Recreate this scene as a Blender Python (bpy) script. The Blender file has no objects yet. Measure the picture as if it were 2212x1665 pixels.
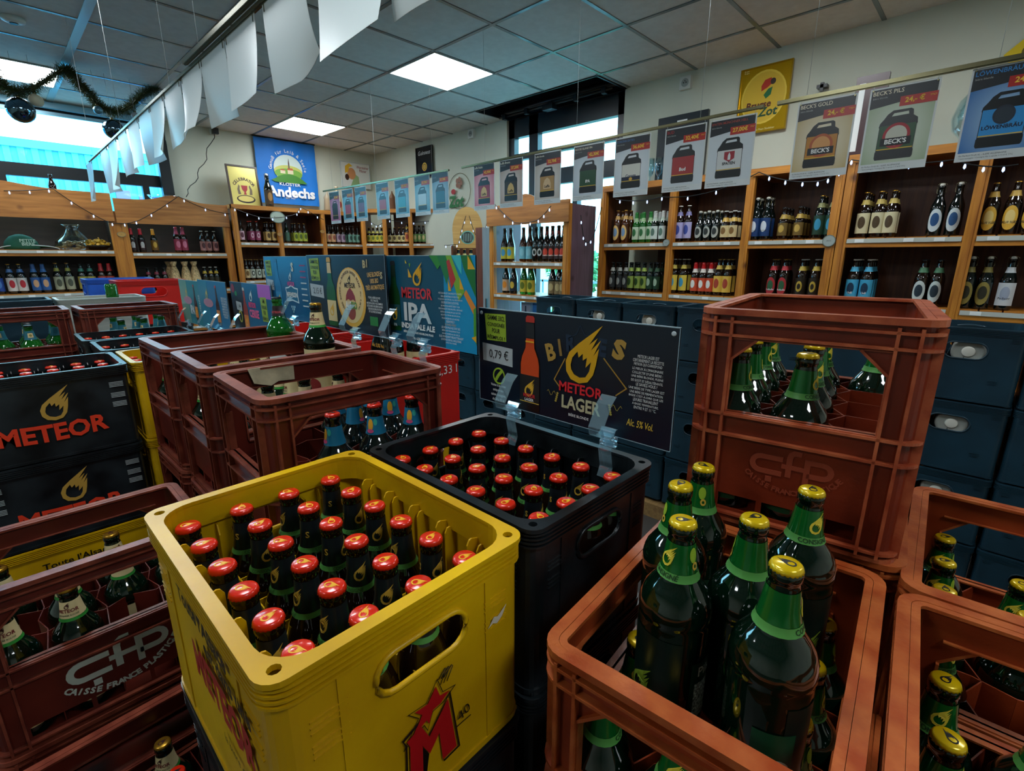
import bpy, math, random
from mathutils import Vector, Matrix
from mathutils.geometry import tessellate_polygon
random.seed(7)
PI = math.pi
# ---------------------------------------------------------------- camera, world, lamps, exposure
C = bpy.data.collections.new('shop'); bpy.context.scene.collection.children.link(C)
H0 = 1.62                         # eye height above the floor
F = 1060.0; CX, CY = 1106.0, 832.5
TH = math.radians(14.64); AB = math.radians(43.9)
FW = Vector((math.cos(AB), math.sin(AB), 0)); RT = Vector((math.sin(AB), -math.cos(AB), 0))
FWD = FW*math.cos(TH) + Vector((0, 0, -math.sin(TH))); UP = FW*math.sin(TH) + Vector((0, 0, math.cos(TH)))
cam_data = bpy.data.cameras.new('camera'); cam = bpy.data.objects.new('camera', cam_data); C.objects.link(cam)
cam_data.sensor_width = 36.0; cam_data.lens = F/2212*36; cam_data.clip_start = 0.02; cam_data.clip_end = 200
R = Matrix((RT, UP, -FWD)).transposed().to_4x4(); cam.matrix_world = Matrix.Translation((0, 0, H0)) @ R
bpy.context.scene.camera = cam
vs = bpy.context.scene.view_settings
vs.view_transform = 'Standard'; vs.look = 'None'; vs.gamma = 1; vs.use_curve_mapping = False; vs.exposure = 1.15
world = bpy.data.worlds.new('sky'); bpy.context.scene.world = world; world.use_nodes = True
wn = world.node_tree.nodes; wn['Background'].inputs[0].default_value = (0.32, 0.79, 1.0, 1); wn['Background'].inputs[1].default_value = 5.0
LAMP_E = 10.0                      # emission of the ceiling panels
def ray(u, v): return FWD + RT*(u-CX)/F - UP*(v-CY)/F
def onz(u, v, z): d = ray(u, v); return d*(z/d.z)          # all these give metres relative to the eye
def onx(u, v, x): d = ray(u, v); return d*(x/d.x)
def ony(u, v, y): d = ray(u, v); return d*(y/d.y)
# ---------------------------------------------------------------- materials
def lin(h):
    if isinstance(h, str):
        h = [int(h[i:i+2], 16)/255 for i in (0, 2, 4)]
    return tuple(((c+0.055)/1.055)**2.4 if c > 0.04045 else c/12.92 for c in h)
MATS = {}
def mat(name, col, rough=0.5, metal=0.0, var=0.0, scale=8.0, bump=0.0, emit=0, trans=0, coat=0, spec=0.5, col2=None, bscale=60, ior=1.45):
    if name in MATS: return MATS[name]
    m = bpy.data.materials.new(name); m.use_nodes = True; nt = m.node_tree; p = nt.nodes['Principled BSDF']
    c = lin(col); p.inputs['Base Color'].default_value = (*c, 1); p.inputs['Roughness'].default_value = rough
    p.inputs['Metallic'].default_value = metal; p.inputs['Specular IOR Level'].default_value = spec; p.inputs['IOR'].default_value = ior
    if coat: p.inputs['Coat Weight'].default_value = coat; p.inputs['Coat Roughness'].default_value = 0.06
    if trans: p.inputs['Transmission Weight'].default_value = trans
    if emit: p.inputs['Emission Color'].default_value = (*c, 1); p.inputs['Emission Strength'].default_value = emit
    if var or bump or col2:
        tc = nt.nodes.new('ShaderNodeTexCoord'); nz = nt.nodes.new('ShaderNodeTexNoise')
        nz.inputs['Scale'].default_value = scale; nz.inputs['Detail'].default_value = 6
        nt.links.new(tc.outputs['Object'], nz.inputs['Vector'])
        mx = nt.nodes.new('ShaderNodeMix'); mx.data_type = 'RGBA'
        a = tuple(x*(1-var) for x in c); b = lin(col2) if col2 else tuple(min(1, x*(1+var)) for x in c)
        mx.inputs[6].default_value = (*a, 1); mx.inputs[7].default_value = (*b, 1)
        rp = nt.nodes.new('ShaderNodeValToRGB'); rp.color_ramp.elements[0].position = 0.35; rp.color_ramp.elements[1].position = 0.68
        nt.links.new(nz.outputs['Fac'], rp.inputs[0]); nt.links.new(rp.outputs[0], mx.inputs[0]); nt.links.new(mx.outputs[2], p.inputs['Base Color'])
        if bump:
            n2 = nt.nodes.new('ShaderNodeTexNoise'); n2.inputs['Scale'].default_value = bscale; n2.inputs['Detail'].default_value = 3
            nt.links.new(tc.outputs['Object'], n2.inputs['Vector'])
            bp = nt.nodes.new('ShaderNodeBump'); bp.inputs['Strength'].default_value = bump; bp.inputs['Distance'].default_value = 0.002
            nt.links.new(n2.outputs['Fac'], bp.inputs['Height']); nt.links.new(bp.outputs[0], p.inputs['Normal'])
    MATS[name] = m; return m
def wood(name, c1, c2, rough=0.45, stretch=(1, 12, 12), scale=1.6, knots=True):
    if name in MATS: return MATS[name]
    m = bpy.data.materials.new(name); m.use_nodes = True; nt = m.node_tree; p = nt.nodes['Principled BSDF']
    tc = nt.nodes.new('ShaderNodeTexCoord'); mp = nt.nodes.new('ShaderNodeMapping'); mp.inputs['Scale'].default_value = stretch
    nz = nt.nodes.new('ShaderNodeTexNoise'); nz.inputs['Scale'].default_value = scale*2; nz.inputs['Detail'].default_value = 8; nz.inputs['Distortion'].default_value = 0.6
    rp = nt.nodes.new('ShaderNodeValToRGB'); rp.color_ramp.elements[0].position = 0.3; rp.color_ramp.elements[1].position = 0.7
    rp.color_ramp.elements[0].color = (*lin(c1), 1); rp.color_ramp.elements[1].color = (*lin(c2), 1)
    nt.links.new(tc.outputs['Object'], mp.inputs[0]); nt.links.new(mp.outputs[0], nz.inputs['Vector']); nt.links.new(nz.outputs['Fac'], rp.inputs[0])
    out = rp.outputs[0]
    if knots:
        vo = nt.nodes.new('ShaderNodeTexVoronoi'); vo.inputs['Scale'].default_value = 3.3
        nt.links.new(tc.outputs['Object'], vo.inputs['Vector'])
        r2 = nt.nodes.new('ShaderNodeValToRGB'); r2.color_ramp.elements[0].position = 0.03; r2.color_ramp.elements[1].position = 0.11
        r2.color_ramp.elements[0].color = (0.25, 0.18, 0.12, 1); r2.color_ramp.elements[1].color = (1, 1, 1, 1)
        mx = nt.nodes.new('ShaderNodeMix'); mx.data_type = 'RGBA'; mx.blend_type = 'MULTIPLY'; mx.inputs[0].default_value = 1
        nt.links.new(vo.outputs['Distance'], r2.inputs[0]); nt.links.new(out, mx.inputs[6]); nt.links.new(r2.outputs[0], mx.inputs[7]); out = mx.outputs[2]
    nt.links.new(out, p.inputs['Base Color']); p.inputs['Roughness'].default_value = rough
    MATS[name] = m; return m
def clear(name, col=(0.78, 0.93, 0.98), amt=0.12, rough=0.03):
    if name in MATS: return MATS[name]
    m = bpy.data.materials.new(name); m.use_nodes = True; nt = m.node_tree; nt.nodes.clear()
    o = nt.nodes.new('ShaderNodeOutputMaterial'); t = nt.nodes.new('ShaderNodeBsdfTransparent'); g = nt.nodes.new('ShaderNodeBsdfGlossy')
    t.inputs[0].default_value = (*col, 1); g.inputs['Roughness'].default_value = rough; g.inputs['Color'].default_value = (1, 1, 1, 1)
    fr = nt.nodes.new('ShaderNodeLayerWeight'); fr.inputs[0].default_value = amt*2.5
    mx = nt.nodes.new('ShaderNodeMixShader'); nt.links.new(fr.outputs['Facing'], mx.inputs[0]); nt.links.new(t.outputs[0], mx.inputs[1]); nt.links.new(g.outputs[0], mx.inputs[2]); nt.links.new(mx.outputs[0], o.inputs[0])
    MATS[name] = m; return m
def acrylic(name):
    m = clear(name, amt=.12); nt = m.node_tree; o = [n for n in nt.nodes if n.type == 'OUTPUT_MATERIAL'][0]; src = o.inputs[0].links[0].from_socket
    d = nt.nodes.new('ShaderNodeBsdfTranslucent'); d.inputs[0].default_value = (.55, .78, .88, 1); e = nt.nodes.new('ShaderNodeBsdfDiffuse'); e.inputs[0].default_value = (.6, .8, .88, 1)
    a = nt.nodes.new('ShaderNodeAddShader'); mx = nt.nodes.new('ShaderNodeMixShader'); mx.inputs[0].default_value = .07
    nt.links.new(d.outputs[0], a.inputs[0]); nt.links.new(e.outputs[0], a.inputs[1]); nt.links.new(src, mx.inputs[1]); nt.links.new(a.outputs[0], mx.inputs[2]); nt.links.new(mx.outputs[0], o.inputs[0]); return m
def flat(h, rough=0.45, **k): return mat('print_'+h+('' if rough == 0.45 else str(rough)), h, rough, **k)
# ---------------------------------------------------------------- mesh builder
class M:
    def __init__(s): s.v = []; s.f = []; s.sm = []
    def add(s, vs, fs, T=None, smooth=False):
        n = len(s.v); s.v += [tuple(T @ Vector(p)) if T else tuple(p) for p in vs]
        s.f += [tuple(n+i for i in f) for f in fs]; s.sm += [smooth]*len(fs); return s
    def box(s, x0, x1, y0, y1, z0, z1, T=None):
        return s.add([(x, y, z) for x in (x0, x1) for y in (y0, y1) for z in (z0, z1)],
                     [(0, 1, 3, 2), (4, 6, 7, 5), (0, 4, 5, 1), (2, 3, 7, 6), (0, 2, 6, 4), (1, 5, 7, 3)], T)
    def lathe(s, pr, n=20, T=None, cap=True, smooth=True, mod=None):
        vs = []
        for k, (r, z) in enumerate(pr):
            for i in range(n):
                a = 2*PI*i/n; rr = r*(mod(k, i) if mod else 1); vs.append((rr*math.cos(a), rr*math.sin(a), z))
        fs = [(k*n+i, k*n+(i+1) % n, (k+1)*n+(i+1) % n, (k+1)*n+i) for k in range(len(pr)-1) for i in range(n)]
        s.add(vs, fs, T, smooth)
        if cap:
            b = len(s.v)-len(vs)
            for k, rv in ((0, True), (len(pr)-1, False)):
                if pr[k][0] > 1e-5:
                    f = [b+k*n+i for i in range(n)]; s.f.append(tuple(f[::-1] if rv else f)); s.sm.append(False)
        return s
    def plate(s, loops, t0=0.0, t1=0.001, T=None):
        """loops in XZ plane (first outer, rest holes); front face at y=t0 .. back y=t1"""
        L = [[Vector((p[0], p[1], 0)) for p in l] for l in loops]; flatp = [p for l in L for p in l]
        tri = tessellate_polygon(L); n = len(flatp)
        vs = [(p.x, t0, p.y) for p in flatp] + [(p.x, t1, p.y) for p in flatp]
        fs = []
        for a, b, c in tri:
            A, B, Cc = flatp[a], flatp[b], flatp[c]
            cr = (B.x-A.x)*(Cc.y-A.y)-(B.y-A.y)*(Cc.x-A.x)
            if cr > 0: fs.append((a, b, c)); fs.append((c+n, b+n, a+n))
            else: fs.append((c, b, a)); fs.append((a+n, b+n, c+n))
        k = 0
        for l in L:
            m = len(l)
            for i in range(m): fs.append((k+i, k+i+n, k+(i+1) % m+n, k+(i+1) % m))
            k += m
        return s.add(vs, fs, T)
    def tube(s, pts, r=0.002, n=6, closed=False):
        P = [Vector(p) for p in pts]; m = len(P); vs = []
        for i, p in enumerate(P):
            a = P[i-1] if (i or closed) else P[0]; b = P[(i+1) % m] if (i < m-1 or closed) else P[-1]
            d = (b-a).normalized() if (b-a).length > 1e-9 else Vector((0, 0, 1))
            q = d.cross(Vector((0, 0, 1)));  q = q.normalized() if q.length > 1e-3 else Vector((1, 0, 0)); w = d.cross(q)
            rr = r[i] if isinstance(r, (list, tuple)) else r
            for k in range(n):
                t = 2*PI*k/n; vs.append(p + q*rr*math.cos(t) + w*rr*math.sin(t))
        e = m if closed else m-1
        fs = [(i*n+k, i*n+(k+1) % n, ((i+1) % m)*n+(k+1) % n, ((i+1) % m)*n+k) for i in range(e) for k in range(n)]
        if not closed: fs += [tuple(range(n))[::-1], tuple((m-1)*n+k for k in range(n))]
        return s.add(vs, fs, None, True)
    def ball(s, r, T=None, n=12):
        pr = [(max(1e-4, r*math.sin(PI*k/(n//2+1))), -r*math.cos(PI*k/(n//2+1))) for k in range(n//2+2)]
        return s.lathe(pr, n, T, cap=False)
    def mesh(s, name, m):
        me = bpy.data.meshes.new(name); me.from_pydata(s.v, [], s.f); me.materials.append(m)
        me.polygons.foreach_set('use_smooth', s.sm); me.update(); return me
    def build(s, name, m, parent=None, loc=(0, 0, 0), rz=0, T=None):
        return link(name, s.mesh(name, m), parent, loc, rz, T)
def link(name, me, parent=None, loc=(0, 0, 0), rz=0, T=None):
    o = bpy.data.objects.new(name, me); C.objects.link(o); o.parent = parent
    if T is not None: o.matrix_local = T
    else: o.location = loc; o.rotation_euler = (0, 0, rz)
    return o
def W(x, y, z): return (x, y, z+H0)
def tag(o, label, cat, group=None):
    w = label.split()
    o['label'] = ' '.join(w[:16]); o['category'] = cat
    if group: o['group'] = group
    return o
def thing(name, label, cat, loc=(0, 0, 0), rz=0, group=None):
    o = bpy.data.objects.new(name, None); C.objects.link(o); o.location = loc; o.rotation_euler = (0, 0, rz); o.empty_display_size = 0.05
    return tag(o, label, cat, group)
def struct(o): o['kind'] = 'structure'; return o
KIDS = {}
def copy_tree(o, parent=None):
    c = o.copy(); C.objects.link(c)
    if parent is not None: c.parent = parent
    for ch in o.children: copy_tree(ch, c)
    return c
USED = set()
def place(proto, loc, rz=0, label=None, group=None):
    if proto.name not in USED: USED.add(proto.name); c = proto
    else: c = copy_tree(proto)
    c.location = loc; c.rotation_euler = (0, 0, rz)
    if label: c['label'] = ' '.join(label.split()[:16])
    if group: c['group'] = group
    elif 'group' in c: del c['group']
    return c
def drop_unused(protos):
    for p in protos:
        if p.name not in USED:
            def kill(o):
                for ch in list(o.children): kill(ch)
                bpy.data.objects.remove(o)
            kill(p)
TXT = {}
def text_mesh(s, size, bold=0.0, align='CENTER', ext=0.0002, sx=1.0, lh=1.0):
    k = (s, size, bold, align, sx, lh)
    if k in TXT: return TXT[k]
    cu = bpy.data.curves.new('lettering', 'FONT'); cu.body = s; cu.size = size; cu.align_x = align; cu.align_y = 'CENTER'; cu.offset = bold*size
    cu.extrude = 0; cu.resolution_u = 2; cu.space_line = lh
    ob = bpy.data.objects.new('lettering', cu); me = bpy.data.meshes.new_from_object(ob)
    vs = [(v.co.x*sx, v.co.y) for v in me.vertices]; fs = [tuple(p.vertices) for p in me.polygons]
    bpy.data.objects.remove(ob); bpy.data.curves.remove(cu); bpy.data.meshes.remove(me)
    TXT[k] = (vs, fs); return TXT[k]
def text(s, size, m, parent, x, z, y=-0.001, bold=0.0, align='CENTER', name='lettering', rot=0.0, sx=1.0, lh=1.0, shear=0.0, arch=0.0):
    vs, fs = text_mesh(s, size, bold, align, sx=sx, lh=lh); c, n = math.cos(rot), math.sin(rot)
    P = []
    for a, b in vs:
        a += shear*b; b += arch*a*a
        P.append((x+a*c-b*n, y, z+a*n+b*c))
    mm = M(); mm.add(P, fs); return mm.build(name, m, parent)
def fit(s, cx, cz, w, h, m, parent, y=-0.0014, bold=0.03, name='lettering', rot=0.0, shear=0.0, arch=0.0):
    """lettering scaled to an exact printed width and height"""
    vs, fs = text_mesh(s, 1.0, bold); xs = [p[0] for p in vs]; zs = [p[1] for p in vs]; kx = w/(max(xs)-min(xs)); kz = h/(max(zs)-min(zs)); mx_, mz_ = (max(xs)+min(xs))/2, (max(zs)+min(zs))/2
    c, n = math.cos(rot), math.sin(rot); P = []
    for a, b in vs: a, b = (a-mx_)*kx, (b-mz_)*kz; a += shear*b; b += arch*a*a; P.append((cx+a*c-b*n, y, cz+a*n+b*c))
    mm = M(); mm.add(P, fs); return mm.build(name, m, parent)
def ribbon(mm, pts, w, y0, y1, T=None, closed=False):
    """flat stroke of width w along points, mitred"""
    P = [Vector((a, b)) for a, b in pts]; n = len(P); L, Rr = [], []
    for i in range(n):
        a = P[i-1] if (i or closed) else P[i]; b = P[(i+1) % n] if (i < n-1 or closed) else P[i]
        d1 = (P[i]-a).normalized() if (P[i]-a).length > 1e-9 else (b-P[i]).normalized(); d2 = (b-P[i]).normalized() if (b-P[i]).length > 1e-9 else d1
        t = (d1+d2).normalized(); q = Vector((-t.y, t.x)); k = w/2/max(.5, q.dot(Vector((-d1.y, d1.x)))); L.append(P[i]+q*k); Rr.append(P[i]-q*k)
    for i in range(n if closed else n-1):
        j = (i+1) % n; mm.add([(p.x, y, p.y) for y in (y0, y1) for p in (L[i], Rr[i], Rr[j], L[j])], [(0, 1, 2, 3), (7, 6, 5, 4), (0, 4, 5, 1), (2, 6, 7, 3), (1, 5, 6, 2), (3, 7, 4, 0)], T)
def arc_text(s, size, m, parent, cx, cz, rad, a0, a1, y=-0.001, bold=0.0, name='lettering'):
    """letters set on a circle, from angle a0 to a1 (degrees, 90 = top)"""
    mm = M(); k = len(s)
    for i, ch in enumerate(s):
        if ch == ' ': continue
        a = math.radians(a0+(a1-a0)*(i/(max(1, k-1)))); up = 1 if a1 < a0 else -1
        vs, fs = text_mesh(ch, size, bold); t = a-PI/2 if up > 0 else a+PI/2; c, n = math.cos(t), math.sin(t)
        ox, oz = cx+rad*math.cos(a), cz+rad*math.sin(a)
        mm.add([(ox+p*c-q*n, y, oz+p*n+q*c) for p, q in vs], fs)
    return mm.build(name, m, parent)
def shape(loops, m, parent, y=-0.0006, name='printed_shape', th=0.0003):
    mm = M()
    for l in loops: mm.plate(l if isinstance(l[0], list) else [l], y, y+th)
    return mm.build(name, m, parent)
def rect(x0, x1, z0, z1): return [(x0, z0), (x1, z0), (x1, z1), (x0, z1)]
def ell(cx, cz, a, b, n=28, a0=0, a1=2*PI): return [(cx+a*math.cos(a0+(a1-a0)*i/n), cz+b*math.sin(a0+(a1-a0)*i/n)) for i in range(n if abs(a1-a0-2*PI) < 1e-6 else n+1)]
FL_OUT = [(1295, 435), (1200, 505), (1085, 590), (1000, 665), (968, 740), (975, 820), (1020, 878), (1100, 900), (1180, 878), (1228, 815), (1250, 735), (1272, 605), (1222, 672), (1284, 545), (1200, 630), (1256, 530), (1180, 590)]
FL_IN = [(1015, 765), (1030, 705), (1078, 650), (1090, 698), (1128, 662), (1130, 715), (1168, 688), (1157, 768), (1207, 715), (1192, 792), (1160, 842), (1105, 854), (1050, 836), (1022, 800)]
def flame(cx, cz, h, sx=1.0, inner=True):
    k = h/465.0; f = lambda P: [(cx+(p-1130)*k*sx, cz-(q-668)*k) for p, q in P]
    return [f(FL_OUT), f(FL_IN)] if inner else [f(FL_OUT)]
def ordn(i): return ['first', 'second', 'third', 'fourth', 'fifth', 'sixth', 'seventh', 'eighth', 'ninth', 'tenth', 'eleventh', 'twelfth'][i]
# ---------------------------------------------------------------- palette
m_wall = mat('painted_wall', 'c9cdbd', 0.85, var=0.07, scale=1.4, bump=0.15, bscale=40)
m_ceil = mat('ceiling_tile', 'cbcecb', 0.9, var=0.05, scale=20, bump=0.25, bscale=260)
m_grid = mat('ceiling_bar_dark', '6b7272', 0.32)
m_gridlit = mat('ceiling_bar_glossy', '6f7c80', 0.22)
m_gridw = mat('ceiling_bar_wide', 'a9c4cc', 0.25)  # glare on the wide bar is put into its pale cyan colour
m_black = mat('black_frame', '10161a', 0.35)
m_floor = mat('floor_tile', '3c3a38', 0.4, var=0.15, scale=3)
m_wood = wood('orange_pine', '9a5a16', 'c8842c')
m_woodv = wood('orange_pine_upright', '9a5a16', 'cb882e', stretch=(12, 12, 1))
m_woodd = wood('brown_back_panel', '4a2412', '70401f', stretch=(14, 14, 1), knots=False)
m_woodp = wood('mauve_side_panel', '574048', '6b5260', stretch=(12, 12, 1))
m_woodh = wood('header_pine', '8f5822', 'b87a38')
m_red = mat('brick_red_plastic', '70240f', 0.36, var=0.15, scale=7, bump=0.2, bscale=120, col2='8a3319')
m_redm = mat('maroon_plastic', '571c14', 0.30, var=0.15, scale=7, bump=0.12, bscale=120, col2='6b271c')
m_redo = mat('orange_brown_plastic', '873012', 0.38, var=0.2, scale=8, bump=0.2, bscale=120, col2='a1421c')
m_yel = mat('yellow_plastic', 'c39405', 0.33, var=0.10, scale=4.5, bump=0.12, bscale=90, col2='e2b60a')
m_blk = mat('black_plastic', '0c1114', 0.30, var=0.25, scale=12, bump=0.12, bscale=90, col2='20272b')
m_navy = mat('navy_plastic', '173442', 0.38, var=0.22, scale=6, bump=0.15, bscale=60)
m_steel = mat('brushed_rail', '6f6b50', 0.26, metal=0.9)
m_brown = mat('brown_glass', '170b05', 0.06, coat=0.6)
m_amber = mat('amber_glass', '43200a', 0.07, coat=0.5)
m_green = mat('green_glass', '02140a', 0.05, coat=0.8)
m_lgreen = mat('bright_green_glass', '13661c', 0.05, coat=0.5, trans=0.35)
m_dark = mat('near_black_glass', '06100f', 0.05, coat=0.7)
m_capred = mat('red_cap_enamel', 'd0240c', 0.24, metal=0.05, coat=0.4)
m_capyel = mat('yellow_cap_enamel', 'd8b608', 0.26, metal=0.25, coat=0.4)
m_capgold = mat('gold_cap', 'b98a2c', 0.3, metal=0.8)
m_capdark = mat('dark_cap', '22262a', 0.35, metal=0.5)
m_capwhite = mat('white_cap', 'd9d6ca', 0.35)
m_foilgreen = mat('green_foil', '1c7a35', 0.25, metal=0.35)
m_band = mat('pale_green_band', '4f8f42', 0.4)
m_bandd = mat('dark_neck_paper', '12181c', 0.35)
m_cream = mat('cream_paper', 'd6c492', 0.5)
m_gold = mat('gold_ink', 'cba23a', 0.4)
m_white = mat('white_ink', 'dfe3e0', 0.5)
m_clear = clear('clear_drinking_glass', amt=0.10)
m_acryl = acrylic('clear_acrylic')
m_glass = clear('window_glass', (.93, .98, 1), amt=0.04)
m_lamp = mat('lamp_diffuser', 'f4fbff', 0.5, emit=LAMP_E)
m_bulb = mat('light_bulb', 'b8d0ff', 0.3, emit=.8)
m_cable = mat('dark_cable', '14181a', 0.5)
m_sheet = mat('white_sheet', 'cfdada', 0.35)
# ---------------------------------------------------------------- room shell
XR, YB, HC = 4.09, 6.68, 1.41
GX = [0.68+0.595*k for k in range(-7, 6)]; GY = [1.95+0.592*k for k in range(-7, 9)]
HC0 = HC+H0
mm = M()   # ceiling slab, cut out over the right window
for (a, b, c, d) in ((-4, 3.655, -3, YB), (3.655, XR+.2, -3, 2.58), (3.655, XR+.2, 4.02, YB)): mm.box(a, b, c, d, HC0, HC0+0.03)
struct(mm.build('ceiling', m_ceil))
mm = M()
for x in [g for g in GX if abs(g-.68) > .01]:
    if x > XR: continue
    w = .012
    for (c, d) in (((-3, YB),) if x < 3.6 else ((-3, 2.58), (4.02, YB))): mm.box(x-w, x+w, c, d, HC0-0.005, HC0+0.001)
struct(mm.build('trim_1', m_gridlit)); struct(M().box(.655, .705, -3, YB, HC0-0.006, HC0+0.001).build('trim_5', m_gridw))
mm = M()
for y in GY:
    if y > YB: continue
    mm.box(-4, 3.655 if 2.58 < y < 4.02 else XR, y-0.012, y+0.012, HC0-0.0045, HC0+0.001)
struct(mm.build('trim_2', m_gridlit))
struct(M().box(-4, XR+1.0, -3, YB+.2, -0.05, 0).build('floor', m_floor))
def wall_with_hole(name, T, x0, x1, hx0, hx1, hz0, hz1, m=m_wall):
    mm = M()
    for a, b, c, d in ((x0, hx0, 0, HC0), (hx1, x1, 0, HC0), (hx0, hx1, 0, hz0), (hx0, hx1, hz1, HC0)):
        if b-a > 0.001 and d-c > 0.001: mm.box(a, b, 0, 0.14, c, d, T)
    return struct(mm.build(name, m))
TB = Matrix.Translation((0, YB, 0)); TR = Matrix.Translation((XR, 0, 0)) @ Matrix.Rotation(-PI/2, 4, 'Z')
wall_with_hole('wall_back', TB, -4, XR+.14, -1.6, 1.58, H0-0.30, H0+1.395)
wall_with_hole('wall_right', TR, -YB, 3, -4.01, -2.58, 0.02, H0+1.40)
struct(M().box(-4.1, -4, -3, YB, 0, HC0).build('wall_left', m_wall)); struct(M().box(-4, XR, -3.1, -3, 0, HC0).build('wall_front', m_wall))
# blind box above the right window
mm = M(); mm.box(3.66, XR+.14, 2.58, 4.02, HC0+0.10, HC0+0.12); mm.box(3.655, 3.665, 2.58, 4.02, HC0-0.01, HC0+.12); mm.box(XR, XR+.14, 2.56, 4.04, HC0-.012, HC0+.12)
mm.box(3.66, XR, 2.57, 2.585, HC0-.01, HC0+.12); mm.box(3.66, XR, 4.01, 4.025, HC0-.01, HC0+.12)
mm.tube([(3.95, 2.62, HC0-.02), (3.95, 3.98, HC0-.02)], 0.012); mm.tube([(3.99, 2.62, HC0+.03), (3.99, 3.98, HC0+.03)], 0.03, 10)
for y in (2.7, 3.0, 3.3, 3.6, 3.9): mm.box(3.93, 3.97, y-.02, y+.02, HC0-.05, HC0)
mm.box(3.90, 3.98, 3.24, 3.36, HC0-.07, HC0-.02)
struct(mm.build('trim_3', m_black))
# right window: frame bars, glass
def bars(T, L, d0=0.03, d1=0.10):
    mm = M()
    for a, b, c, d in L: mm.box(a, b, d0, d1, c, d, T)
    return mm
fr = bars(TR, [(-4.01, -3.93, 0, H0+1.40), (-3.72, -3.60, 0, H0+1.40), (-2.66, -2.58, 0, H0+1.40), (-4.01, -2.58, H0+1.22, H0+1.40), (-3.62, -2.64, H0+1.02, H0+1.06), (-3.62, -2.64, H0+.715, H0+.86), (-3.93, -3.72, H0+1.0, H0+1.06),
    (-3.62, -2.64, H0-1.62, H0-1.45), (-3.14, -3.08, H0-1.62, H0+.72)])
w1 = struct(fr.build('window_1', m_black)); M().box(-4.0, -2.6, 0.06, 0.066, 0.0, H0+1.38, TR).build('window_pane', m_glass, w1)
# left window
fr = bars(TB, [(1.48, 1.58, H0-.3, H0+1.40), (-1.6, 1.58, H0+1.31, H0+1.40), (-1.6, 1.48, H0+.735, H0+.85), (1.30, 1.36, H0-.3, H0+.735), (0.20, 0.27, H0-.3, H0+.735), (-1.6, 1.48, H0-.3, H0-.2)])
w2 = struct(fr.build('window_2', m_black)); M().box(-1.6, 1.5, 0.06, 0.066, H0-.3, H0+1.36, TB).build('window_pane', m_glass, w2)
struct(M().box(-1.6, 1.52, YB-0.05, YB-0.02, H0+1.285, H0+1.315).box(-1.6, 1.5, YB-0.06, YB-0.01, H0+1.345, H0+1.395).build('trim_4', mat('blind_rail', '8fb3c2', 0.3, metal=.5)))
# ---------------------------------------------------------------- outside
struct(M().box(-30, 60, YB+.16, 60, -0.25, -0.15).box(XR+.15, 60, -30, YB+.16, -0.25, -0.15).build('ground', mat('asphalt', '8a9498', 0.9, var=0.1, scale=2)))
mm = M(); x = -14
while x < 9:
    mm.box(x, x+.10, 13.95, 14.0, -.2, H0+2.1); x += .2
mm.box(-14, 9, 14, 22, -.2, H0+2.05); mm.box(-14.2, 9.2, 13.9, 22, H0+2.05, H0+2.2)
sh = thing('warehouse', 'pale corrugated warehouse across the yard behind the left window', 'building', (0, 0, 0)); mm.build('cladding', mat('pale_cladding', '4fb0cf', 0.6), sh)
M().box(2.2, 2.45, 13.9, 13.96, H0-.5, H0+1.4).box(2.6, 4.1, 13.88, 13.95, H0-.6, H0+1.3).build('shutter', mat('purple_shutter', '6d5a9c', 0.6), sh)
tag(M().box(9.5, 13, -6, 14, -.15, -.1).build('lawn', mat('lawn_green', '3f7a4e', 0.9, var=.3, scale=6)), 'green lawn strip beyond the right window', 'lawn')
tag(M().box(5.2, 7.6, -6, 14, -.15, -.08).build('pavement', mat('pavement', 'b9c4c8', 0.9, var=.08)), 'pale pavement just outside the right window', 'pavement')
mm = M(); 
for k in range(40): mm.box(9.3, 9.33, -4+k*.35, -3.96+k*.35, -.1, 1.1)
mm.box(9.3, 9.33, -4, 10, 1.05, 1.1); mm.box(9.3, 9.33, -4, 10, .2, .25)
tag(mm.build('fence', mat('grey_fence', '5d6d70', 0.6)), 'thin grey railing beside the lawn outside right window', 'fence')
for k, (x, y, r, h) in enumerate(((14.5, 8.2, .9, 1.2), (15.5, 11.6, 1.1, 1.3), (14.5, 5.2, .8, 1.0))):
    t = thing('tree', ['round leafy tree in the middle beyond the lawn', 'largest leafy tree farthest left beyond the lawn', 'smallest leafy tree farthest right beyond the lawn'][k], 'tree', (x, y, -.15))
    mm = M(); rnd = random.Random(k)
    for j in range(700):
        a, b = rnd.random()*2*PI, math.acos(2*rnd.random()-1); q = r*(0.6+0.4*rnd.random()); p = Vector((q*math.sin(b)*math.cos(a), q*math.sin(b)*math.sin(a), h+q*math.cos(b)))
        e1 = Vector((rnd.uniform(-1, 1), rnd.uniform(-1, 1), rnd.uniform(-1, 1))).normalized()*.16; e2 = e1.cross(Vector((rnd.uniform(-1, 1), rnd.uniform(-1, 1), .5))).normalized()*.1
        mm.add([p-e1, p+e2, p+e1, p-e2], [(0, 1, 2, 3)])
    mm.build('crown', mat('leaf_green', '4e8a58', 0.8, var=.3), t); M().tube([(0, 0, 0), (0, 0, h)], .14, 8).build('trunk', mat('bark', '4a3a2c', 0.9), t)
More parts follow.
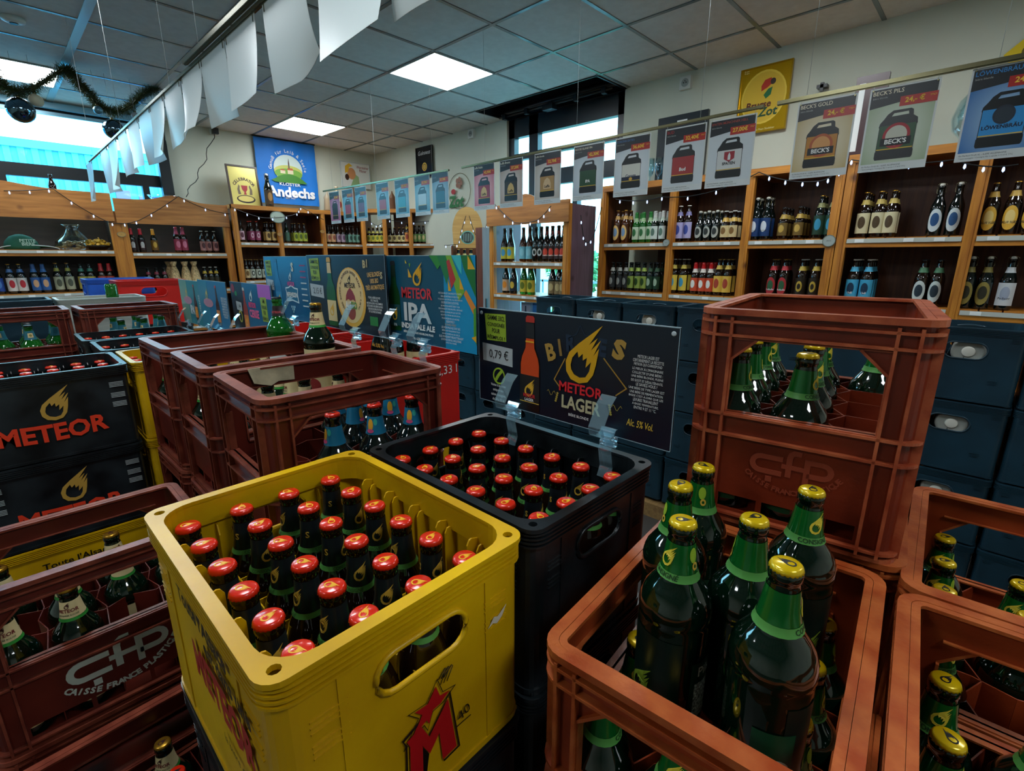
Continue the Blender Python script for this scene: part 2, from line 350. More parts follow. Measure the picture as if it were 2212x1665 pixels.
# ---------------------------------------------------------------- ceiling lamps
def panel(x, y, label):
    t = thing('ceiling_lamp', label, 'lamp', (x, y, HC0-.006), 0, 'square ceiling lamp panels')
    M().box(.012, .583, .012, .58, 0, .004).build('diffuser', m_lamp, t)
    mm = M()
    for b in ((0, .595, 0, .012), (0, .595, .58, .592), (0, .012, 0, .592), (.583, .595, 0, .592)): mm.box(*b, -.003, .005)
    mm.build('lamp_frame', mat('lamp_frame', 'c9cdcb', 0.4), t)
LP = [(2.465, 3.134, 'bright square ceiling lamp nearest the right window'), (2.465, 5.502, 'bright square ceiling lamp near the blue banner'), (0.085, 5.502, 'bright square ceiling lamp beside the garland at left'),
      (2.465, .766, 'square ceiling lamp above the aisle by the shelves on the right'), (.085, 3.134, 'square ceiling lamp over the left of the crates'), (.085, .766, 'square ceiling lamp above the photographer'),
      (2.465, -1.6, 'square ceiling lamp behind the photographer at right'), (.085, -1.6, 'square ceiling lamp behind the photographer at left'), (-2.295, .766, 'square ceiling lamp far left of the photographer'), (-2.295, 3.134, 'square ceiling lamp far left above the crates')]
for a in LP: panel(*a)
# sockets and smoke detector
def socket(x, y, z, rz, label):
    t = thing('wall_socket', label, 'socket', W(x, y, z), rz)
    M().box(-.045, .045, -.035, 0, -.045, .045).build('socket_box', mat('white_plastic', 'd5d8d2', 0.4), t)
    M().plate([ell(0, 0, .03, .03)], -.037, -.035).build('socket_face', mat('grey_plastic', '9aa09c', 0.4), t); M().plate([ell(-.01, 0, .005, .005, 8)], -.039, -.037).plate([ell(.01, 0, .005, .005, 8)], -.039, -.037).plate([ell(0, .012, .004, .004, 8)], -.039, -.037).build('pin_hole', m_black, t)
socket(XR, 2.02, 1.325, -PI/2, 'white wall socket under the ceiling right of the window')
socket(XR, 4.555, 1.35, -PI/2, 'white wall socket under the ceiling left of the window')
p = ony(462, 284, YB); socket(p.x, YB, p.z, 0, 'dark plug in a socket above the framed picture')
p = onz(27, 38, HC); t = thing('ceiling_detector', 'small pale oval fitting on the ceiling above the garland', 'detector', (p.x, p.y, HC0-.03)); M().lathe([(.03, 0), (.055, .01), (.06, .03)], 20).build('detector_body', m_sheet, t); M().lathe([(.02, -.004), (.02, 0)], 12).build('sensor_lens', m_black, t)
# ---------------------------------------------------------------- crates
def corner_pts(L, Wd, r, off=0.0, n=5):
    P = []
    for cx, cy, a0 in ((L/2-r, Wd/2-r, 0), (-L/2+r, Wd/2-r, PI/2), (-L/2+r, -Wd/2+r, PI), (L/2-r, -Wd/2+r, 3*PI/2)):
        for i in range(n+1):
            a = a0+PI/2*i/n; P.append((cx+(r+off)*math.cos(a), cy+(r+off)*math.sin(a)))
    return P
def ring(mm, L, Wd, r, prof, n=5):
    """closed profile [(outward offset, z)] swept round a rounded rectangle"""
    m = 4*(n+1); k = len(prof); vs = []
    for off, z in prof: vs += [(x, y, z) for x, y in corner_pts(L, Wd, r, off, n)]
    fs = [(j*m+i, j*m+(i+1) % m, ((j+1) % k)*m+(i+1) % m, ((j+1) % k)*m+i) for j in range(k) for i in range(m)]
    return mm.add(vs, fs)
def rib(o0, o1, z0, z1): return [(o0, z0), (o1, z0), (o1, z1), (o0, z1)]
FACES = {'-y': lambda L, Wd: (Matrix.Translation((0, -Wd/2, 0)), L), '+y': lambda L, Wd: (Matrix.Translation((0, Wd/2, 0)) @ Matrix.Rotation(PI, 4, 'Z'), L),
         '-x': lambda L, Wd: (Matrix.Translation((-L/2, 0, 0)) @ Matrix.Rotation(-PI/2, 4, 'Z'), Wd), '+x': lambda L, Wd: (Matrix.Translation((L/2, 0, 0)) @ Matrix.Rotation(PI/2, 4, 'Z'), Wd)}
def corners(mm, L, Wd, r, t, z0, z1, n=5):
    for q in range(4):
        vs = []
        for off in (0, -t):
            P = corner_pts(L, Wd, r, off, n)[q*(n+1):(q+1)*(n+1)]
            for z in (z0, z1): vs += [(x, y, z) for x, y in P]
        k = n+1; fs = []
        for i in range(n): fs += [(i, i+1, k+i+1, k+i), (2*k+i+1, 2*k+i, 3*k+i, 3*k+i+1), (k+i, k+i+1, 3*k+i+1, 3*k+i), (i+1, i, 2*k+i, 2*k+i+1)]
        mm.add(vs, fs, None, False)
def worn_lit(m):  # paler ribs: dusty wear plus rib-to-panel shading contrast put into the colour
    n = {'brick_red_plastic': ('93391f', 'b8613c'), 'maroon_plastic': ('692a1e', '8c4532'), 'orange_brown_plastic': ('9c4019', 'b5602f')}[m.name]
    return mat(m.name+'_rubbed', n[0], 0.36, var=.1, scale=26, bump=.3, bscale=150, col2=n[1])
def cfp_crate(m, label, L=.40, Wd=.30, H=.345, grid=True):
    """tall open-sided returnable crate with grid ribs, windows and a zig-zag bottle divider"""
    t = thing('bottle_crate', label, 'crate'); mm = M(); rr_ = M(); rc = .010; l, w, r, th = L-2*rc, Wd-2*rc, .02, .0035
    corners(mm, l, w, r, th, .004, H-.004)
    for key, fn in FACES.items():
        T, full = fn(l, w); hw = full/2-r; op = full/2-.042
        hole = [(-op, .535*H), (op, .535*H), (op, .775*H), (op-.034, .868*H), (-op+.034, .868*H), (-op, .775*H)]
        slots = [rect(-op+j*(2*op)/3+.004, -op+(j+1)*(2*op)/3-.004, .060*H, .130*H) for j in range(3)]
        mm.plate([rect(-hw, hw, .004, H-.004), hole[::-1]]+[s[::-1] for s in slots], 0, th, T)
        for s in (-1, 1):
            for d in (.016, .040): rr_.box(s*(full/2-d)-.0020, s*(full/2-d)+.0020, -rc, .001, .006, H-.012, T)
            rr_.box(s*op-.0016, s*op+.0016, -.004, .009, .535*H, .775*H, T)
            T2 = T @ Matrix.Translation((s*(op-.017), -.002, .8215*H)) @ Matrix.Rotation(s*math.atan2(.093*H, .034), 4, 'Y')
            rr_.box(-.024, .024, -.004, .006, -.0018, .0018, T2)
        rr_.box(-op, op, -.006, .012, .527*H, .535*H, T); rr_.box(-op, op, -.004, .008, .868*H, .874*H, T)
    ring(rr_, l, w, r, rib(-.0035, rc, H-.009, H)); ring(rr_, l, w, r, [(-.013, H-.0005), (-.004, H-.0005), (-.004, H-.005), (-.013, H-.005)][::-1])
    for z in (.945, .885, .525, .43): ring(rr_, l, w, r, rib(-.001, rc, z*H-.0019, z*H+.0019))
    ring(rr_, l, w, r, rib(-.003, rc-.001, .012, .016)); ring(rr_, l, w, r, rib(-.006, rc-.003, 0, .006))
    mm.box(-l/2+.004, l/2-.004, -w/2+.004, w/2-.004, .006, .011)
    mm.build('crate_body', m, t); rr_.build('crate_rib', worn_lit(m), t)
    if grid:
        g = M(); zt = .52*H
        def wall(P):
            for (a, b), (c, d) in zip(P[:-1], P[1:]):
                q = Vector((d-b, a-c, 0)).normalized()*.0009
                g.add([(a-q.x, b-q.y, .011), (a+q.x, b+q.y, .011), (c+q.x, d+q.y, .011), (c-q.x, d-q.y, .011), (a-q.x, b-q.y, zt), (a+q.x, b+q.y, zt), (c+q.x, d+q.y, zt), (c-q.x, d-q.y, zt)],
                      [(4, 5, 6, 7), (0, 1, 5, 4), (2, 3, 7, 6), (1, 2, 6, 5), (3, 0, 4, 7)])
        for s in (-1, 1): wall([(-l/2+.004+i*(l-.008)/8, s*w/6+(.011 if i % 2 else -.011)) for i in range(9)])
        for i in (-1, 0, 1): wall([(i*l/4, -w/2+.004), (i*l/4+.006, -w/6), (i*l/4-.006, 0), (i*l/4+.006, w/6), (i*l/4, w/2-.004)])
        g.build('bottle_divider', m, t)
    return t
def emblem_cfp(t, face, L, Wd, m, z, size=1.0, ypush=-.0045, txt=True, col_text=None):
    """the crate maker's lettering on a side panel"""
    T, full = FACES[face](L-.020, Wd-.020)
    mm = M(); y0, y1 = -.0012, 0.0004; s = size
    TT = T @ Matrix.Translation((0, 0, z)); w_ = .0125*s; Q = lambda L: [(a*s, b*s) for a, b in L]
    ribbon(mm, Q([(-.012, .028), (-.060, .028)]+[(-.060+.019*math.cos(a), .009+.019*math.sin(a)) for a in [PI/2+PI*i/8 for i in range(1, 8)]]+[(-.060, -.010), (-.012, -.010)]), w_, y0, y1, TT)
    ribbon(mm, Q([(.026, .050), (.012, .050), (.004, .044), (.002, .034), (.002, -.014)]), w_, y0, y1, TT); ribbon(mm, Q([(-.014, .012), (.034, .012)]), w_*.9, y0-.0001, y1, TT)
    ribbon(mm, Q([(.040, -.024), (.040, .034), (.072, .034)]+[(.072+.017*math.cos(a), .017+.017*math.sin(a)) for a in [PI/2-PI*i/8 for i in range(1, 8)]]+[(.072, 0), (.040, 0)]), w_, y0, y1, TT)
    mm.box(-.046*s, -.032*s, y0, y1, -.036*s, -.022*s, TT)
    lt = M()
    for st, a0, a1 in (('CAISSE', 228, 252), ('FRANCE', 259, 283), ('PLASTIQUE', 290, 326)):
        for i, ch in enumerate(st):
            a = math.radians(a0+(a1-a0)*i/(len(st)-1)); vs_, fs_ = text_mesh(ch, .018*s, .045); c, n = math.cos(a+PI/2), math.sin(a+PI/2); rad = .13*s
            lt.add([(rad*math.cos(a)+p*c-q*n, y0, .076*s+rad*math.sin(a)+p*n+q*c) for p, q in vs_], fs_, T @ Matrix.Translation((0, 0, z)))
    mm.build('maker_emblem', m, t); lt.build('maker_lettering', m, t)
def small_crate(m, label, L=.41, Wd=.315, H=.27, nx=6, ny=4, hole=(.058, .023, .203), fins=True, kind='bottle_crate', grips=True, allholes=False):
    """smooth-sided returnable crate: wide flange with corner holes, stadium handle holes, fins and dividers inside"""
    t = thing(kind, label, 'crate'); mm = M(); rc = .005; l, w, r, th = L-2*rc, Wd-2*rc, .022, .003
    corners(mm, l, w, r, th, 0, H-.004)
    for key, fn in FACES.items():
        T, full = fn(l, w); hw = full/2-r; a, b, zc = hole; sh = key in ('-x', '+x') or kind != 'bottle_crate' or allholes
        st = [(a-b+b*math.cos(-PI/2+PI*i/8), zc+b*math.sin(-PI/2+PI*i/8)) for i in range(9)]+[(-a+b+b*math.cos(PI/2+PI*i/8), zc+b*math.sin(PI/2+PI*i/8)) for i in range(9)]
        mm.plate([rect(-hw, hw, 0, H-.004)]+([st[::-1]] if sh else []), 0, th, T)
        if sh: mm.tube([T @ Vector((x, -.001, z)) for x, z in st], .0035, 6, True); 
        if sh and fins:
            for i in range(25): mm.box(-.06+i*.005-.0008, -.06+i*.005+.0008, th, th+.004, H-.04, H-.008, T)
        if grips:
            for s in (-1, 1):
                for j in range(6):
                    if j != 3: pass
                    mm.box(s*(full/2-.048)-.018, s*(full/2-.048)+.018, -.0016, .001, H-.062-j*.0065-(.008 if j > 2 else 0), H-.0605-j*.0065-(.008 if j > 2 else 0), T)
            for xx in (-.30, .30): mm.box(full*xx-.004, full*xx+.004, -.0015, .001, .01, H-.03, T)
    # flange with corner holes
    P = corner_pts(L, Wd, r, 0, 5); Q = corner_pts(L-.030, Wd-.030, .040, 0, 6)
    hs = [[(sx*(L/2-.0175)+.0062*math.cos(k*PI/5), sy*(Wd/2-.0175)+.0062*math.sin(k*PI/5)) for k in range(10)] for sx in (-1, 1) for sy in (-1, 1)]
    TF = Matrix(((1, 0, 0, 0), (0, 0, 1, 0), (0, -1, 0, H), (0, 0, 0, 1)))
    mm.plate([P, Q[::-1]]+[h[::-1] for h in hs], 0, .006, TF)
    ring(mm, L-.030, Wd-.030, .040, rib(0, .003, H-.04, H-.005), 6)
    for z in (H-.010, H-.016, H-.022, H-.028): ring(mm, l, w, r, rib(-.001, rc, z-.0015, z+.0012))
    ring(mm, l, w, r, rib(-.002, .002, .004, .012)); ring(mm, l, w, r, rib(-.006, 0, 0, .003))
    mm.box(-l/2+.004, l/2-.004, -w/2+.004, w/2-.004, .003, .008); mm.build('crate_body', m, t)
    g = M(); zt = H*.60; dx, dy = (l-.012)/nx, (w-.012)/ny
    for i in range(1, nx): x = -l/2+.006+i*dx; g.box(x-.0008, x+.0008, -w/2+.003, w/2-.003, .008, zt)
    for j in range(1, ny): y = -w/2+.006+j*dy; g.box(-l/2+.003, l/2-.003, y-.0008, y+.0008, .008, zt)
    g.build('bottle_divider', m, t)
    if fins:
        g = M()
        for i in range(1, nx):
            x = -l/2+.006+i*dx
            for s in (-1, 1):
                for k, (ox, pr, hh) in enumerate(((-.010, .018, H-.034), (0, .026, H-.026), (.010, .016, H-.040))):
                    if i % 2 == 0 and k == 2: continue
                    P = [(0, zt-.04), (pr, zt-.04), (pr, hh-.008), (pr-.004, hh-.001), (pr-.008, hh), (0, hh-.006)]
                    T = Matrix.Translation((x+ox, s*(w/2-.003), 0)) @ Matrix.Rotation(-s*PI/2, 4, 'Z')
                    M().plate([P], -.0011, .0011, T).build('guide_fin', m, t)
        for s in (-1, 1):
            for j in (-1, 1):
                T = Matrix.Translation((s*(l/2-.003), j*(w/4), 0)) @ Matrix.Rotation(PI if s > 0 else 0, 4, 'Z')
                M().plate([[(0, zt-.03), (.014, zt-.03), (.014, H-.06), (.008, H-.045), (0, H-.045)]], -.001, .001, T).build('guide_fin', m, t)
    return t
def cells(L, Wd, nx, ny, margin=.011):
    dx, dy = (L-2*margin)/nx, (Wd-2*margin)/ny
    return [(-L/2+margin+(i+.5)*dx, -Wd/2+margin+(j+.5)*dy, i, j) for i in range(nx) for j in range(ny)]
def at(o, x, y, z=0):
    c, s = math.cos(o.rotation_euler.z), math.sin(o.rotation_euler.z); p = o.location
    return (p.x+x*c-y*s, p.y+x*s+y*c, p.z+z)
# ---------------------------------------------------------------- bottles
PROF = {
 'longneck': (.236, [(.024, 0), (.0285, .002), (.030, .006), (.030, .130), (.0285, .142), (.0235, .158), (.0175, .172), (.0150, .186), (.0138, .205), (.0132, .216), (.0146, .218), (.0146, .225), (.0128, .228)]),
 'large': (.272, [(.031, 0), (.038, .003), (.0405, .009), (.0405, .146), (.0402, .150), (.0414, .153), (.0416, .160), (.0405, .169), (.0365, .180), (.0305, .189), (.0250, .197), (.0215, .204), (.0190, .214), (.0165, .232), (.0146, .247), (.0141, .251), (.0157, .253), (.0157, .261), (.0132, .265)]),
 'half': (.262, [(.026, 0), (.0325, .003), (.034, .008), (.034, .145), (.0325, .160), (.027, .178), (.0200, .195), (.0165, .212), (.0148, .236), (.0138, .246), (.0150, .248), (.0150, .254), (.013, .256)]),
 'stubby': (.205, [(.024, 0), (.0295, .003), (.031, .008), (.031, .112), (.0290, .124), (.0225, .138), (.0170, .150), (.0145, .165), (.0138, .190), (.0148, .192), (.0148, .198), (.013, .200)]),
 'champ': (.300, [(.030, 0), (.037, .003), (.039, .010), (.039, .125), (.036, .150), (.028, .180), (.0195, .210), (.0155, .235), (.0142, .275), (.0160, .278), (.0160, .290), (.0135, .293)]),
 'swing': (.268, [(.026, 0), (.0325, .003), (.034, .008), (.034, .145), (.032, .162), (.025, .182), (.0185, .200), (.0160, .215), (.0150, .240), (.0140, .250), (.0165, .252), (.0165, .260), (.012, .262)]),
}
def r_at(kind, z):
    P = PROF[kind][1]
    for (r0, z0), (r1, z1) in zip(P[:-1], P[1:]):
        if z0 <= z <= z1: return r0+(r1-r0)*(z-z0)/max(1e-6, z1-z0)
    return P[-1][0]
MESH = {}
def cached(key, fn):
    if key not in MESH: MESH[key] = fn()
    return MESH[key]
def m_cap(z, m, n=42):
    def f():
        mm = M(); mm.lathe([(.0158, z-.0068), (.0152, z-.0042), (.0142, z-.0016), (.0122, z-.0002), (.0001, z+.0004)], n, None, True, True, lambda k, i: (1.0 if i % 2 else .93) if k == 0 else (1.0 if (k == 1 and i % 2) or k > 1 else .96))
        return mm.mesh('crown_cap', m)
    return f
def m_band_(kind, z0, z1, m, eps=.0004, a0=-PI, a1=PI, n=20, rows=3):
    def f():
        mm = M(); vs = []; k = n+1
        for j in range(rows+1):
            z = z0+(z1-z0)*j/rows; r = r_at(kind, z)+eps
            for i in range(k): a = a0+(a1-a0)*i/n-PI/2; vs.append((r*math.cos(a), r*math.sin(a), z))
        mm.add(vs, [(j*k+i, j*k+i+1, (j+1)*k+i+1, (j+1)*k+i) for j in range(rows) for i in range(n)], None, True)
        return mm.mesh('label', m)
    return f
def m_patch(kind, cz, a, b, m, eps=.0009, hole=None, th0=0.0, star=0):
    """elliptic patch wrapped on the bottle, centred on the side facing local -y"""
    def f():
        mm = M(); vs = []; n = 20; h0 = 0.02 if hole is None else hole; rr = [h0+(1-h0)*q/5 for q in range(6)]
        for q in rr:
            for i in range(n):
                t = 2*PI*i/n; x, z = a*q*math.cos(t), cz+b*q*math.sin(t); r = r_at(kind, z)+eps; an = x/r-PI/2+th0; vs.append((r*math.cos(an), r*math.sin(an), z))
        mm.add(vs, [(k*n+i, k*n+(i+1) % n, (k+1)*n+(i+1) % n, (k+1)*n+i) for k in range(5) for i in range(n)]); return mm.mesh('emblem', m)
    return f
def wrap_text(kind, s, size, z, m, eps=.0012, bold=.02, th0=0.0, seg=1):
    def f():
        vs, fs = text_mesh(s, size, bold); mm = M(); P = []
        for x, y in vs:
            zz = z+y; r = r_at(kind, zz)+eps; an = x/r-PI/2+th0; P.append((r*math.cos(an), r*math.sin(an), zz))
        mm.add(P, fs); return mm.mesh('lettering', m)
    return f
def wrap_flame(kind, cz, h, m, eps=.0012, th0=0.0, x0=0.0):
    def f():
        mm = M(); L = flame(0, cz, h); t = M(); t.plate(L, 0, .0001); P = []
        for x, y, z in t.v: r = r_at(kind, z)+eps+(0 if y < .00005 else -.0004); an = (x+x0)/r-PI/2+th0; P.append((r*math.cos(an), r*math.sin(an), z))
        mm.add(P, t.f); return mm.mesh('flame_emblem', m)
    return f
BCOUNT = {}
def bottle(key, kind, glass, cap=None, parts=(), label='', cat='bottle', seg=20, foil=None, swing=False, emblem=None):
    """one prototype bottle: glass > crown cap (> emblem), labels, bands"""
    t = thing('beer_bottle', label or 'beer bottle', cat)
    Hh, pr = PROF[kind]
    link('glass_body', cached((kind, glass.name, seg), lambda: M().lathe(pr, seg).mesh('glass_body', glass)), t)
    if cap:
        c = link('crown_cap', cached((kind, 'cap', cap.name, seg), m_cap(pr[-1][1]+.0035, cap, 42 if seg > 14 else 20)), t)
        if emblem:
            def fe():
                mm = M(); T = Matrix.Translation((0, 0, pr[-1][1]+.0039)) @ Matrix.Rotation(-PI/2, 4, 'X'); mm.plate(flame(0, 0, .0165), 0, .0002, T); return mm.mesh('cap_emblem', emblem)
            link('cap_emblem', cached((kind, 'emb', emblem.name), fe), c)
    if foil:
        z0 = Hh-.085 if kind in ('champ', 'large') else Hh-.062
        link('neck_foil', cached((kind, 'foil', foil.name), lambda: M().lathe([(r_at(kind, z)+.0007, z) for z in [z0+(Hh-.008-z0)*i/8 for i in range(9)]]+[(.012, Hh-.002)], seg).mesh('neck_foil', foil)), t)
    if swing:
        mm = M(); zt = pr[-1][1]; mm.lathe([(.012, zt), (.013, zt+.005), (.010, zt+.012), (.004, zt+.014)], 10); link('stopper', cached(('st', kind), lambda: mm.mesh('stopper', m_capwhite)), t)
        m2 = M(); r = .021
        m2.tube([(r*math.cos(a), 0, zt+.002+.013*math.sin(a)) for a in [PI*i/8 for i in range(9)]], .0016, 5); m2.tube([(-r, 0, zt), (-.019, 0, zt-.035), (0, -.018, zt-.04), (.019, 0, zt-.035), (r, 0, zt)], .0014, 5)
        link('wire_bail', cached(('wb', kind), lambda: m2.mesh('wire_bail', m_steel)), t)
    for q in parts:
        nm, fn, ck = q; link(nm, cached((kind,)+ck, fn), t)
    return t
def P_band(nm, kind, z0, z1, m, a=PI, eps=.0004, rows=3): return (nm, m_band_(kind, z0, z1, m, eps, -a, a, 20, rows), ('b', z0, z1, m.name, a, eps))
def P_patch(nm, kind, cz, a, b, m, eps=.0009, hole=None, th0=0.0): return (nm, m_patch(kind, cz, a, b, m, eps, hole, th0), ('p', cz, a, b, m.name, eps, hole, th0))
def P_text(kind, s, size, z, m, bold=.02, th0=0.0): return ('lettering', wrap_text(kind, s, size, z, m, bold=bold, th0=th0), ('t', s, size, z, m.name, th0))
def P_flame(kind, cz, h, m, th0=0.0, x0=0.0): return ('flame_emblem', wrap_flame(kind, cz, h, m, th0=th0, x0=x0), ('f', cz, h, m.name, th0, x0))
PROTOS = []
def proto(*a, **k): t = bottle(*a, **k); t.location = (0, 0, -5); PROTOS.append(t); return t
i_black, i_red, i_bandtxt = flat('101418'), flat('c3202a'), flat('1f3d1d')
i_neck = flat('14191e', .3)
B_red = proto('red', 'longneck', m_brown, m_capred, [P_band('neck_label', 'longneck', .172, .212, i_neck), P_band('green_band', 'longneck', .166, .172, m_band), P_text('longneck', 'CONSIGNE', .0055, .169, i_bandtxt, .01), P_flame('longneck', .192, .024, m_gold, .6), ('lettering', wrap_text('longneck', 'S', .013, .192, m_gold, th0=-1.2), ('ts',)), P_band('body_label', 'longneck', .03, .115, flat('15100c'), 2.6), P_flame('longneck', .085, .045, m_gold)],
              emblem=flat('e0a818'))
B_tall = proto('tall', 'large', m_green, m_capyel, [P_band('neck_label', 'large', .2100, .2440, mat('translucent_green_foil', '0d6424', .16, coat=.5, metal=.35), eps=.0006, rows=5), P_band('green_band', 'large', .2010, .2100, m_band, eps=.001), P_flame('large', .2280, .026, flat('d9c43a'), 0, .002), ('hop_emblem', m_patch('large', .2190, .004, .005, m_gold, .0012, .45, 1.9), ('hop',)), ('hill_drawing', m_patch('large', .2320, .005, .009, flat('8fae2c'), .0011, None, 1.8), ('hill',)),
      P_text('large', 'CONSIGNÉ', .0080, .2055, flat('163a1c'), .02), P_band('body_label', 'large', .03, .135, flat('0b1c16', .3), 1.2), P_flame('large', .065, .045, flat('7f9c2c')), ('side_label', m_band_('large', .02, .108, flat('10301f', .3), .0007, 1.5, 2.5), ('sl',)), P_text('large', 'Pils', .018, .095, m_white, .01, 2.0), ('side_text', m_band_('large', .03, .080, mat('fine_print', 'b8c4b8', .5, var=.9, scale=350), .0010, 1.65, 2.3), ('st',)), P_patch('round_seal', 'large', .060, .015, .015, flat('c8d8c8'), .0012, .80, -1.3), ('back_label', m_band_('large', .02, .105, flat('14452a', .3), .0007, -1.9, -.9), ('bl',))], emblem=i_black)
B_cream = proto('cream', 'large', m_green, m_capgold, [P_band('neck_label', 'large', .2090, .2430, m_cream, eps=.0006, rows=5), P_band('green_band', 'large', .2030, .2090, flat('2c8a33'), eps=.0009), P_flame('large', .2350, .013, flat('3a1515')), P_text('large', 'METEOR', .0095, .2240, flat('6b1f22'), .03), P_text('large', 'BIO BARBE ROUGE', .0042, .2150, flat('24402a'), .02), P_band('body_label', 'large', .025, .145, m_cream, 2.6), P_flame('large', .095, .025, flat('3a1515')), P_text('large', 'METEOR', .015, .075, flat('3a1515'), .03), P_patch('round_emblem', 'large', .045, .018, .020, flat('8c2a2a'))], emblem=flat('3a1515'))
B_tiger = proto('tiger', 'large', m_dark, m_capred, [P_band('neck_label', 'large', .2050, .2430, flat('1b6f93', .25), eps=.0006, rows=5), P_patch('yellow_figure', 'large', .2250, .006, .014, flat('e0a42a'), .0011), P_patch('pink_figure', 'large', .2130, .008, .004, flat('c84a7c'), .0013), P_patch('teal_figure', 'large', .2320, .004, .007, flat('2fa89a'), .0012, None, .6), P_band('body_label', 'large', .025, .14, flat('145a7c', .3), 2.6)], emblem=i_black)
B_blueneck = proto('blueneck', 'large', m_lgreen, m_capdark, [P_band('neck_label', 'large', .2030, .2430, flat('2b6f80', .3), eps=.0006, rows=4), P_band('cream_square', 'large', .2130, .2330, m_cream, .5, .0010), P_patch('round_emblem', 'large', .2230, .005, .006, flat('8a7a30'), .0014)])
B_plaingreen = proto('plaingreen', 'large', m_lgreen, m_capdark, [P_band('neck_label', 'large', .2090, .2410, flat('2a1f22', .3), eps=.0006), P_text('large', 'METEOR', .009, .2210, flat('b04048'), .03), P_band('body_label', 'large', .02, .10, m_white, 2.4)])
# ---------------------------------------------------------------- near crates
ORD4 = ['nearest', 'second', 'third', 'farthest']
def fill(crate, L, Wd, nx, ny, pr, base, desc, where, group, skip=(), only=None, avoid=(), tops=None):
    out = []
    for x, y, i, j in cells(L, Wd, nx, ny):
        if (i, j) in skip or (only is not None and (i, j) not in only): continue
        p = at(crate, x, y, base)
        if any(math.hypot(p[0]-a[0], p[1]-a[1]) < .055 for a in avoid): continue
        out.append(place(pr, p, HEAD[0]+random.uniform(-1.6, 1.6), '%s%s %s row from front, %s along' % (desc, ' '+where if where else '', ordn(j), ordn(i)), group))
    return out
HEAD = [AB-PI/2]     # fronts face the photographer
RZ90 = PI/2
def face_T(crate_L, crate_W, key):
    T, full = FACES[key](crate_L-.010, crate_W-.010); return T
# yellow crate
yc = small_crate(m_yel, 'large yellow bottle crate nearest the camera, full of red-capped bottles'); yc.location = W(.2415, .5625, -.60); yc.rotation_euler.z = PI/2+.012
T = face_T(.41, .315, '-x'); i_M, i_K = flat('b01218', .35), flat('14100c', .4)
def ptx(P): return [(x-.2415, z+.60) for x, z in P]
star = ptx([(.2523, -.4515), (.2572, -.4672), (.2701, -.4700), (.2575, -.4775), (.2467, -.4784), (.241, -.4924), (.238, -.4849), (.219, -.4930), (.2332, -.4740), (.2245, -.4640), (.2409, -.4660)])
Mp = ptx([(.2122, -.4935), (.2305, -.487), (.2408, -.5106), (.2682, -.4800), (.2780, -.5560), (.2574, -.5575), (.2540, -.5160), (.2400, -.5330), (.2310, -.5140), (.2290, -.5900), (.2120, -.5900), (.2155, -.5020)])
def outline(P, d, cx, cz): return [(cx+(x-cx)*d, cz+(z-cz)*d) for x, z in P]
for P, cx, cz, k in ((star, .0045, .128, 1.42), (Mp, .004, .072, 1.17)):
    o = shape([[outline(P, k, cx, cz), outline(P, k-.07, cx, cz)[::-1]]], i_K, yc, -.0026, 'emblem_outline', .0004); o.matrix_local = T
for P, nm in ((star, 'star_emblem'), (Mp, 'letter_emblem')): o = shape([P], i_M, yc, -.0030, nm, .0006); o.matrix_local = T
mm = M()
for k in range(3): mm.tube([(x-.2415, -.0028, z+.60) for x, z in ((.2560+k*.0035, -.4450-k*.001), (.2660+k*.0045, -.4360-k*.001), (.2672+k*.0047, -.4380-k*.001), (.2585+k*.0045, -.4530-k*.001))], .0006, 4)
o = mm.build('tail_outline', i_K, yc); o.matrix_local = T
o = text('40', .020, i_K, yc, .049, .083, -.0030, .0, rot=.25); o.matrix_local = T
mm = M(); mm.box(.038, .060, -.0028, -.0022, .070, .0708); o = mm.build('underline', i_K, yc); o.matrix_local = T
o = shape([[(.090, .173), (.100, .184), (.106, .181), (.121, .190), (.114, .178), (.105, .172), (.098, .176)]], flat('cfc6b0'), yc, -.003, 'torn_sticker'); o.matrix_local = T
T = face_T(.41, .315, '+y')
for s, sz, X, Z, rot, b, m_, sx in (("Toute l'Alsace", .030, .015, .222, .22, .04, i_K, .95), ('est dans une', .028, .085, .196, .20, .04, i_K, .95), ('METEOR', .064, .055, .148, .10, .045, flat('a3261e', .4), .76), ('la biere d\'Alsace', .016, .095, .095, .10, .01, i_K, 1)):
    o = text(s, sz, m_, yc, X, Z, -.0030, b, rot=-rot if False else rot*-.0, sx=sx); o.matrix_local = T
for i, j in [(i, j) for i in range(6) for j in range(4)]:
    p = W(.334-.067*j-.0020*i, .400+.0645*i, -.60+.022); place(B_red, p, HEAD[0]+random.uniform(-1.4, 1.4), 'red-capped brown bottle in the yellow crate, %s row from the front, %s from left' % (ordn(i), ordn(3-j)), 'red-capped bottles in the yellow crate')
# black crate beside it
bc = small_crate(m_blk, 'black bottle crate holding red-capped bottles below the large dark sign'); bc.location = W(.574, .567, -.608); bc.rotation_euler.z = PI/2
for i, j in [(i, j) for i in range(6) for j in range(4)]:
    p = W(.660-.0625*j-.0028*i, .402+.063*i, -.608+.026); place(B_red, p, HEAD[0]+random.uniform(-1.4, 1.4), 'red-capped brown bottle in the black crate below the sign, %s row from the front, %s from left' % (ordn(i), ordn(3-j)), 'red-capped bottles in the black crate below the sign')
LOW = small_crate(m_blk, 'black crate', fins=False); PROTOS.append(LOW); LOW.location = (0, 0, -5)
def tiers(x, y, z, n, rz, what, pitch=.27, pr=None, group=None):
    for k in range(n):
        place(pr or LOW, W(x, y, z-pitch*k), rz, '%s, %s one down' % (what, ordn(k)), group)
tiers(.2415, .5625, -.87, 3, PI/2, 'black crate stacked beneath the yellow bottle crate', group='black crates beneath the yellow crate')
